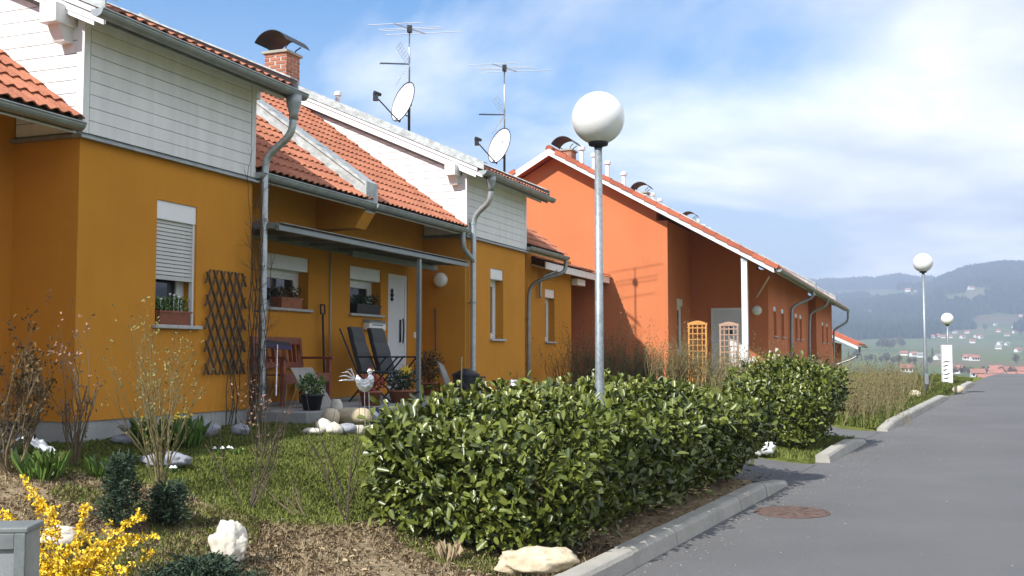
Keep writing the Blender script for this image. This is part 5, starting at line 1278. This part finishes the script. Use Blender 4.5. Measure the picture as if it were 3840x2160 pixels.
blob('body', [(a * .85, b * .85 + zc) for a, b in body], .03, 'silver')
blob('head', [(.06 + .035 * math.cos(t), zc + .115 + .035 * math.sin(t)) for t in [k * math.pi / 5 for k in range(10)]], .02, 'silver')
MB().prism([(.04, -.004, zc + .14), (.045, -.004, zc + .165), (.058, -.004, zc + .15), (.07, -.004, zc + .17), (.08, -.004, zc + .14)], (0, .008, 0)).build('comb', 'red', o)
MB().prism([(.10, -.006, zc + .14), (.10, -.006, zc + .12), (.135, -.006, zc + .125)], (0, .012, 0)).build('beak', 'stick', o)
for k in range(4):
    a = R_(118 + k * 22); MB().tube([(-.13, 0, zc + .02), (-.13 + .14 * math.cos(a), .01 * k, zc + .03 + .13 * math.sin(a)), (-.16 + .20 * math.cos(a), .012 * k, zc + .02 + .13 * math.sin(a))], [.007, .010, .003], 6).build('tail_feather', 'silver', o)
for xx in (-.01, .05): MB().tube([(xx, 0, zc - .12), (xx + .015, 0, 0)], .0045, 6).build('leg', 'silver', o)
# trellis on the bay wall: single laths
o = at_sw('wall_trellis', 'brown diamond lattice trellis on the yellow bay beside the window', 'trellis', 1.93, .03, 1.45)
TW, TH_ = .74, 1.18
def lath(a, b, y):
    MB().bar((a[0], y, a[1]), (b[0], y, b[1]), .012, .032, (0, 1, 0)).build('lath', 'brownwood', o)
sl = 1.9
for k in range(-7, 8):
    for sg, yy in ((1, -.006), (-1, -.02)):
        # line x = c + sg*z/sl clipped to the panel
        c = k * .135 + (0 if sg > 0 else TW); pts = []
        for z in (0, TH_):
            pts.append((c + sg * z / sl, z))
        (xa, za), (xb, zb_) = pts
        if sg > 0:
            if xa < 0: za = -xa * sl; xa = 0
            if xb > TW: zb_ = TH_ - (xb - TW) * sl; xb = TW
        else:
            if xa > TW: za = (xa - TW) * sl; xa = TW
            if xb < 0: zb_ = TH_ - (0 - xb) * sl; xb = 0
        if zb_ - za > .12: lath((xa, za), (xb, zb_), yy)
# window boxes and pots on sills
def flower_box(label, s, w, z, L, mat, flowers, seed, n=220, leaf='leafgreen'):
    random.seed(seed); np.random.seed(seed); o = at_sw('flower_box', label, 'flower box', s, w, z)
    m = MB(); m.prism([(-L / 2 + .02, -.07, 0), (-L / 2, -.085, .14), (-L / 2, .085, .14), (-L / 2 + .02, .07, 0)], (L - .02, 0, 0)); m.build('box', mat, o, bevel=.006)
    MB().box(-L / 2 - .008, L / 2 + .008, -.092, .092, .13, .15).build('rim', mat, o)
    C = [(random.uniform(-L / 2, L / 2), random.uniform(-.06, .06), .15 + random.random() ** 1.5 * .14) for _ in range(n)]; D = np.array([rand_dir() + np.array([0, 0, .8]) for _ in range(n)]); D /= np.linalg.norm(D, axis=1)[:, None]; ln = np.random.uniform(.03, .06, n)
    f = link_mesh('foliage', leaves_mesh('foliage', leaf_quads(C, D, [rand_dir() for _ in range(n)], ln, ln * .5), leaf), o); f['kind'] = 'stuff'
    for k in range(flowers):
        xx, zz = random.uniform(-L / 2 + .05, L / 2 - .05), .24 + random.random() * .10; yy = random.uniform(-.06, .03)
        m = MB(); m.lathe([(.004, -.012), (.018, 0), (.004, .012)], 7, (xx, yy, zz)); m.tube([(xx, yy, .15), (xx, yy, zz)], .002, 3); m.build('flower', 'white', o)
flower_box('brown flower box with white blossoms on sill of the shuttered window', 1.44, -.06, 1.99, .52, 'redwood', 5, 71)
flower_box('terracotta box of red brown plants on sill above the bench', 4.95, WR - .03, 2.33, .55, 'terracotta', 0, 72, 160, 'brownleaf')
flower_box('dark flower trough on sill left of the white door', 7.2, WR - .03, 2.33, .80, 'black', 0, 73, 200, 'conifer')
# before the orange house
def trellis_box(label, s, w, mat, rot=0):
    z = gz(*XY(s, w)); o = at_sw('trellis_planter', label, 'planter', s, w, z, rot); W_, H_ = .46, 1.42; d = .05
    MB().box(-.17, .17, -W_ / 2, W_ / 2, 0, .38).build('box', mat, o, bevel=.006)
    for e in (-W_ / 2, W_ / 2 - .04): MB().box(-.02, .02, e, e + .04, .38, H_).build('upright', mat, o)
    for k in range(1, 4): MB().box(-.008, .008, -W_ / 2 + k * W_ / 4 - .012, -W_ / 2 + k * W_ / 4 + .012, .38, H_ - .03).build('lath', mat, o)
    for k in range(7): MB().box(-.018, -.009, -W_ / 2 + .04, W_ / 2 - .04, .46 + k * .14, .485 + k * .14).build('lath', mat, o)
    arc = [(-.022, -W_ / 2 - .01, H_ - .03)] + [(-.022, -W_ / 2 - .01 + (W_ + .02) * k / 10, H_ + .015 + .055 * math.sin(math.pi * k / 10) ** 1.5) for k in range(11)] + [(-.022, W_ / 2 + .01, H_ - .03)]
    MB().prism(arc, (.044, 0, 0)).build('top_rail', mat, o)
trellis_box('orange wooden trellis planter before the orange porch', 18.0, 2.35, 'orangewood')
trellis_box('paler wooden trellis planter right of the orange one', 18.35, 3.05, 'paleWood')
o = at_sw('picket_fence', 'short white picket fence beside the white porch post', 'fence', 18.6, 3.45, gz(*XY(18.6, 3.45)))
for k in range(4): MB().prism([(.0, -.17 + k * .085, .1), (.0, -.11 + k * .085, .1), (.0, -.11 + k * .085, .66 - .05 * k), (.0, -.14 + k * .085, .70 - .05 * k), (.0, -.17 + k * .085, .66 - .05 * k)], (.02, 0, 0)).build('picket', 'white', o)
for z in (.2, .48): MB().box(.021, .04, -.19, .17, z, z + .05).build('rail', 'white', o)
o = at_sw('bird_ornament', 'small white windmill ornament on a stick in the dry hedge', 'ornament', 19.0, 4.05, gz(*XY(19.0, 4.05)))
MB().tube([(0, 0, 0), (0, 0, .80)], .012, 6).build('stick', 'white', o)
for k in range(4):
    a = math.pi / 2 * k + .4; MB().prism([(-.02, .02 * math.cos(a), .80 + .02 * math.sin(a)), (-.02, .15 * math.cos(a + .25), .80 + .15 * math.sin(a + .25)), (-.01, .15 * math.cos(a - .2), .80 + .15 * math.sin(a - .2))], (.006, 0, 0)).build('vane', 'white', o)
# low retaining edge between the gardens
x, y = XY(13.2, .4); m = MB(lambda s, w, z: (s, -w, z)); m.box(12.4, 14.0, .15, .30, .6, 1.10); m.box(14.0, 18.2, .15, .28, .6, 1.06)
e_ = m.build('garden_wall', 'plinth', None, bevel=.01); e_.location = (*XY(0, 0), 0); e_.rotation_euler = (0, 0, HROT); tag(e_, 'low grey garden wall running from second bay towards the orange gable', 'wall')
# clump of spring plants and plastic sheet by the plinth
def clump(label, base, n, h, r, leaf, seed, name='spring_plant', flowers=0, fmat='yellowpaint'):
    random.seed(seed); np.random.seed(seed); P = on_ground(*base); o = thing(name, label, 'plant', (P.x, P.y, P.z - .01)); C = []; D = []
    for i in range(n):
        a = random.uniform(0, 6.28); k = random.random() ** .5 * r; C.append((math.cos(a) * k, math.sin(a) * k, 0)); D.append((math.cos(a) * .35 + random.gauss(0, .15), math.sin(a) * .35 + random.gauss(0, .15), 1))
    D = np.array(D); D /= np.linalg.norm(D, axis=1)[:, None]; ln = h * np.random.uniform(.5, 1.15, n)
    f = link_mesh('foliage', leaves_mesh('foliage', leaf_quads(C, D, [rand_dir() for _ in range(n)], ln, np.full(n, .022) + ln * .03), leaf), o); f['kind'] = 'stuff'
    for k in range(flowers):
        a = random.uniform(0, 6.28); q = random.random() * r; m = MB(); c = (math.cos(a) * q, math.sin(a) * q, h * random.uniform(.8, 1.1)); m.lathe([(.004, -.012), (.022, 0), (.006, .02)], 7, c); m.build('flower', fmat, o)
clump('lush green clump with yellow flowers at the plinth', (640, 1675), 240, .30, .30, 'leafgreen', 81, flowers=14)
clump('fresh green daffodil leaves left of the red brown shrub', (150, 1800), 60, .26, .12, 'leafgreen', 82)
clump('small tuft of daffodil leaves at foot of the red brown shrub', (365, 1790), 26, .20, .06, 'leafgreen', 83)
clump('tiny white flowers in the lawn before the plinth', (840, 1700), 40, .06, .16, 'leafgreen', 84, flowers=5, fmat='white')
clump('pink primrose in the bed near the blue grey stone', (640, 1775), 30, .07, .05, 'leafgreen', 85, flowers=2, fmat='white')
clump('dead brown flower stalks at lower left of the hedge', (1130 * DD, 1410 * DD), 40, .16, .07, 'straw', 86)
o_ = on_ground(100, 1715); o = thing('plastic_sheet', 'crumpled pale plastic sheet lying by the house corner', 'plastic sheet', (o_.x, o_.y, o_.z))
vs = []; 
for i in range(13):
    for j in range(13): vs.append((-.2 + .4 * i / 12, -.12 + .24 * j / 12, .03 + .14 * math.exp(-((i - 6) / 4) ** 2) + .05 * mnoise.noise(Vector((i * .5, j * .5, 1)))))
link_mesh('sheet', raw_mesh('sheet', vs, [(i * 13 + j, i * 13 + j + 1, (i + 1) * 13 + j + 1, (i + 1) * 13 + j) for i in range(12) for j in range(12)], 'cloth'), o)

# ------------------------------------------------------------------ grass and straw
def blades(name, label, n, fn, h, wdt, mat, seed, bend=.5):
    np.random.seed(seed); random.seed(seed); V_ = []; cnt = 0; tries = 0
    while cnt < n and tries < n * 8:
        tries += 1; q = fn()
        if q is None: continue
        x, y, hs = q; z = gz(x, y); a = random.uniform(0, 6.283); l = random.uniform(.1, bend); hh_ = h * hs * random.uniform(.5, 1.2)
        dx, dy = math.cos(a), math.sin(a); w_ = wdt * random.uniform(.7, 1.3); sx, sy = -dy * w_, dx * w_
        mx, my, mz = x + dx * hh_ * l * .35, y + dy * hh_ * l * .35, z + hh_ * .55; tx, ty, tz = x + dx * hh_ * l, y + dy * hh_ * l, z + hh_ * (1 - .35 * l)
        V_.append(((x - sx, y - sy, z - .01), (x + sx, y + sy, z - .01), (mx + sx * .7, my + sy * .7, mz), (tx, ty, tz), (mx - sx * .7, my - sy * .7, mz))); cnt += 1
    me = quads_mesh(name, np.array(V_), mat, 5); o = bpy.data.objects.new(name, me); COL.objects.link(o); tag(o, label, name, None, 'stuff')
def is_lawn(L, t, x, y): return (L + .45 + .22 * (t - 2.2)) + .35 * mnoise.noise(Vector((x * 1.3, y * 1.3, 0))) > 0 and t + .3 * mnoise.noise(Vector((x * 2, y * 2, 5))) > 2.0
def f_lawn():
    L = random.uniform(-1.2, 5.6) if random.random() < .75 else random.uniform(5.6, 13); t = random.uniform(1.9, 5.6); x, y = RXY(L, t)
    if 5.7 < L < 7.8 and t < 4.9: return None
    if 10.9 < L < 13.1 and t < 5.2: return None
    if L < 5.6 and not is_lawn(L, t, x, y): return None
    return x, y, 1
blades('lawn_grass', 'short green lawn before the yellow houses', 75000, f_lawn, .045, .0026, 'grass', 91, .8)
def f_straw():
    L = -4.5 + 5.6 * random.random() ** .9; t = random.uniform(.2, 4.8); x, y = RXY(L, t)
    if is_lawn(L, t, x, y): return None
    if mnoise.noise(Vector((x * 1.7, y * 1.7, 7))) < -.25 and random.random() < .75: return None
    return x, y, 1 + .9 * mnoise.noise(Vector((x * .9, y * .9, 3)))
blades('dry_grass', 'dry straw coloured grass and mulch in the foreground bed', 34000, f_straw, .040, .0019, 'straw', 92, 1.5)
def litter():
    random.seed(77); np.random.seed(77); C = []; D = []; N_ = []
    while len(C) < 3600:
        L = -4.5 + 10.5 * random.random(); t = random.uniform(.15, 4.9); x, y = RXY(L, t)
        if is_lawn(L, t, x, y) and random.random() < .93: continue
        if L > .2 and t > 2.2 and random.random() < .8: continue
        C.append((x, y, gz(x, y) + random.uniform(.004, .03))); a = random.uniform(0, 6.28); D.append((math.cos(a), math.sin(a), random.uniform(-.15, .25))); N_.append((random.gauss(0, .35), random.gauss(0, .35), 1))
    D = np.array(D); D /= np.linalg.norm(D, axis=1)[:, None]; n = len(C); ln = np.random.uniform(.02, .055, n)
    o = link_mesh('leaf_litter', leaves_mesh('leaf_litter', leaf_quads(C, D, N_, ln, ln * np.random.uniform(.3, .6, n), .3), 'litter')); tag(o, 'dead leaves and chips lying on the bed', 'leaf litter', None, 'stuff')
litter()
def f_green():
    L = -4.5 + 5.6 * random.random(); t = random.uniform(.2, 4.8); x, y = RXY(L, t)
    if mnoise.noise(Vector((x * 1.1, y * 1.1, 17))) < .12: return None
    return x, y, 1
blades('weed_grass', 'green weed tufts among the dry bed', 22000, f_green, .05, .0026, 'grass', 93, .8)
def f_verge():
    L = random.uniform(13.1, 33); t = .12 + abs(random.gauss(0, .5)); x, y = RXY(L, t); return x, y, 1 + min(t, 1.5)
blades('verge_grass', 'long green and dry grass along the far kerb', 22000, f_verge, .11, .006, 'grass', 94, .7)
def f_hed():
    L = random.uniform(7.8, 11); t = random.uniform(.12, .8); x, y = RXY(L, t); return x, y, 1
blades('edge_grass', 'grass between the second kerb and the laurel bush', 2500, f_hed, .06, .004, 'grass', 95, .7)

def grit():
    random.seed(6); mb = MB()
    for i in range(900):
        L = random.uniform(-1, 26); t = -.12 - abs(random.gauss(0, .25)) if random.random() < .7 else random.uniform(-4, -.1); x, y = RXY(L, t); z = roadz(L) + .001; r = random.uniform(.003, .010); a = random.uniform(0, 6)
        mb.add([(x + r * math.cos(a), y + r * math.sin(a), z), (x + r * math.cos(a + 2), y + r * math.sin(a + 2), z), (x + r * math.cos(a + 4.2), y + r * math.sin(a + 4.2), z), (x, y, z + r * .9)], [(0, 1, 3), (1, 2, 3), (2, 0, 3), (0, 2, 1)])
    o = mb.build('road_grit', 'slab'); tag(o, 'loose grit and bits of leaf on the road along the kerb', 'grit', None, 'stuff')
grit()

# ------------------------------------------------------------------ the valley: houses, trees
def far_house(x, y, w, d, h, rot, wall, roof, label, wins, cat='house', group='houses in the valley'):
    z = ground_z(x, y); o = thing('village_house', label, cat, (x, y, z - .5), rot, group)
    MB().box(-w / 2, w / 2, -d / 2, d / 2, 0, h).build('wall', wall, o)
    rh = d * .42
    m = MB(); m.prism([(-w / 2 - .5, -d / 2 - .6, h - .2), (-w / 2 - .5, 0, h + rh), (-w / 2 - .5, d / 2 + .6, h - .2), (-w / 2 - .5, d / 2 + .6, h + .1), (-w / 2 - .5, 0, h + rh + .3), (-w / 2 - .5, -d / 2 - .6, h + .1)], (w + 1, 0, 0)); m.build('roof', roof, o)
    m = MB(); m.prism([(-w / 2 + .01, -d / 2, h - .01), (-w / 2 + .01, 0, h + rh - .1), (-w / 2 + .01, d / 2, h - .01)], (w - .02, 0, 0)); m.build('gable', wall, o)
    if wins:
        for k in range(3):
            for zz in (1.2, 3.8):
                if zz + 1.3 < h: a = -w / 2 + w * (k + .5) / 3; MB().box(a - .5, a + .5, -d / 2 - .05, -d / 2, zz, zz + 1.3).build('window', 'glass', o)
        MB().box(w * .2, w * .2 + .6, -.3, .3, h + rh - .5, h + rh + .9).build('chimney', 'farroof', o)
random.seed(99)
def from_px(px_, py_, dmin=120, dmax=6000):
    r = ray(px_, py_); d = dmin
    while d < dmax:
        P = Vector((0, 0, CZ)) + r * (d / r.y)
        if P.z <= ground_z(P.x, P.y): return P
        d *= 1.004
    return None
FAR = []
zs = 2.9
for (cx_, cy_, w_, kind) in [(840, 955, 46, 't'), (945, 965, 30, 'r'), (1020, 975, 34, 'w'), (875, 1135, 34, 'r'), (1215, 1000, 44, 'w'), (1530, 1005, 70, 'w'), (1605, 1012, 50, 'w'),
        (1150, 760, 40, 'r'), (1215, 750, 40, 'r'), (1265, 765, 36, 'r'), (1345, 765, 40, 'r'), (1395, 715, 40, 'w'), (1480, 770, 56, 'r'), (1525, 715, 44, 'r'), (1585, 820, 60, 'r'), (1630, 760, 50, 'r'), (1675, 770, 50, 'r'),
        (1835, 630, 34, 'w'), (1870, 700, 40, 'r'), (2035, 655, 32, 'w'), (2040, 712, 30, 'r'), (1885, 840, 60, 'w'), (1865, 885, 40, 'w'), (1965, 845, 34, 'w'), (2080, 918, 60, 't'), (1960, 745, 30, 'w'), (2110, 530, 36, 'r'),
        (500, 205, 40, 'w'), (880, 268, 70, 'r'), (965, 265, 24, 'w'), (1570, 240, 60, 't'),
        (1420, 1150, 70, 'r'), (1840, 1150, 44, 'r'), (1960, 1165, 66, 'w'), (2075, 1170, 76, 'r'), (1640, 1195, 60, 't'), (1835, 1195, 36, 'r'), (1725, 1265, 44, 'r'), (1870, 1262, 36, 'r'), (2050, 1235, 70, 'r'), (2130, 1235, 46, 'w')]:
    FAR.append((3100 + cx_ / zs, 1000 + (cy_ + 12) / zs, w_ / zs, kind))
ORD = ['first', 'second', 'third', 'fourth', 'fifth', 'sixth', 'seventh', 'eighth', 'ninth', 'tenth', 'eleventh', 'twelfth', 'thirteenth', 'fourteenth', 'fifteenth', 'sixteenth', 'seventeenth', 'eighteenth']
def cluster(a, b):
    if b < 1110: return 'high on the far hillside'
    if b > 1375: return 'just above the road crest'
    if b > 1315: return 'on the valley floor beside the lamps'
    if a < 3690: return 'in the village behind the third lamp'
    return 'on the slope at right edge'
FAR.sort(); CNT = {}
for i, (a, b, wpx, kind) in enumerate(FAR):
    P = from_px(a, b)
    if P is None: continue
    d = P.y; w = min(13, max(6, wpx * d / FPX)); near = d < 800
    roof = 'farroof' if kind in ('r', 't') or i % 3 else 'slab'
    cl = cluster(a, b); k_ = CNT.get(cl, 0); CNT[cl] = k_ + 1
    lab = 'distant %s house, %s from left of those %s' % ({'r': 'red roofed', 'w': 'white', 't': 'cream'}[kind], ORD[k_], cl)
    far_house(P.x, P.y, w, w * .7, w * .45, random.uniform(-.6, .6), 'farwall', roof, lab, near)
# bare trees and firs in the valley
def far_tree(P, H, R, mat, label, seed, n=260):
    random.seed(seed); np.random.seed(seed); z = ground_z(P[0], P[1]); o = thing('valley_tree', label, 'tree', (P[0], P[1], z - .3), 0, 'trees in the valley')
    MB().tube([(0, 0, 0), (0, 0, H * .7)], [R * .06, R * .02], 6).build('trunk', 'bark', o)
    C = []; D = []
    for i in range(n):
        v = rand_dir(); k = random.random() ** .4
        if mat == 'farpine': zz = random.random(); rr = R * (1 - zz) * random.random() ** .5; a = random.uniform(0, 6.28); C.append((math.cos(a) * rr, math.sin(a) * rr, H * (.08 + .9 * zz)))
        else: C.append((v[0] * R * k, v[1] * R * k, H * .60 + v[2] * H * .40 * k))
        D.append(rand_dir() * .6 + np.array([0, 0, .8]))
    D = np.array(D); D /= np.linalg.norm(D, axis=1)[:, None]; ln = np.random.uniform(.7, 1.6, n) * R * .28; f = link_mesh('crown', leaves_mesh('crown', leaf_quads(C, D, [rand_dir() for _ in range(n)], ln, ln * .45), mat), o); f['kind'] = 'stuff'
TR = [(560, 890, 'b'), (600, 900, 'b'), (640, 905, 'b'), (680, 905, 'b'), (720, 900, 'b'), (800, 880, 'b'), (830, 885, 'b'), (240, 1020, 'p'), (280, 1025, 'b'), (330, 1030, 'b'), (380, 1030, 'p'), (430, 1040, 'b'), (480, 1040, 'b'), (530, 1045, 'p'), (590, 1050, 'b'), (650, 1055, 'b'), (720, 1060, 'b'), (780, 1065, 'b'), (900, 1065, 'b'), (960, 1070, 'b'), (1120, 1070, 'b'), (1150, 990, 'p'), (1390, 1185, 'b'), (1480, 1190, 'b'), (1560, 1195, 'b'), (1700, 1190, 'b'), (1760, 1200, 'p'), (1900, 1200, 'b'), (2020, 1205, 'b'), (2110, 760, 'p'), (1720, 700, 'b'), (1120, 800, 'p'), (2060, 1060, 'b')]
def tcluster(a, b):
    if b > 1395 / 1.0: return 'above the road crest'
    if b > 1340: return 'in the line beyond the dry hedge'
    if a < 3400: return 'in the clump on the green field'
    return 'on the slopes near the village'
TR = sorted((3100 + a / zs, 1000 + b / zs, k_) for a, b, k_ in TR); CNT = {}
for i, (a, b, k_) in enumerate(TR):
    P = from_px(a, b)
    if P is None: continue
    cl = tcluster(a, b); n_ = CNT.get(cl, 0); CNT[cl] = n_ + 1
    hpx = random.uniform(26, 44); H = max(5, min(26, hpx * P.y / FPX))
    far_tree((P.x, P.y), H, H * (.36 if k_ == 'b' else .2), 'fartree' if k_ == 'b' else 'farpine', '%s, %s from left of those %s' % ('leafless grey tree' if k_ == 'b' else 'dark fir tree', ORD[n_], cl), 200 + i)
# woods on the slopes
def woods():
    np.random.seed(5); random.seed(5); V_ = []
    n = 0
    while n < 26000:
        r = random.uniform(1500, 3900); az = random.uniform(11, 31); x = r * math.sin(R_(az)); y = r * math.cos(R_(az)); z = ground_z(x, y)
        if field_at(x, y, z) > .4: continue
        H = random.uniform(9, 20); w = H * random.uniform(.22, .4); a = random.uniform(0, 3.14)
        for q in (a, a + 1.57):
            cx_, sx__ = math.cos(q) * w, math.sin(q) * w
            V_.append(((x - cx_ * .6, y - sx__ * .6, z - 1), (x + cx_ * .6, y + sx__ * .6, z - 1), (x + cx_, y + sx__, z + H * .45), (x + cx_ * .2, y + sx__ * .2, z + H), (x - cx_, y - sx__, z + H * .5)))
        n += 1
    me = quads_mesh('woods', np.array(V_), 'farpine', 5); o = bpy.data.objects.new('woods', me); COL.objects.link(o); tag(o, 'dark woods covering the far hillsides', 'woods', None, 'stuff')
woods()

# ------------------------------------------------------------------ air
hz = MB().box(-5100, 5100, -5100, 5100, -60, 330)
hm = bpy.data.materials.new('haze'); hm.use_nodes = True; hn = hm.node_tree; hn.nodes.clear()
ho_ = hn.nodes.new('ShaderNodeOutputMaterial'); pv = hn.nodes.new('ShaderNodeVolumePrincipled'); pv.inputs['Density'].default_value = 3.5e-4; pv.inputs['Color'].default_value = (.66, .79, 1.0, 1); pv.inputs['Anisotropy'].default_value = .0
hn.links.new(pv.outputs[0], ho_.inputs['Volume']); MATS['haze'] = hm
hzo = hz.build('haze', 'haze'); tag(hzo, 'pale blue haze over the valley', 'haze', None, 'stuff')
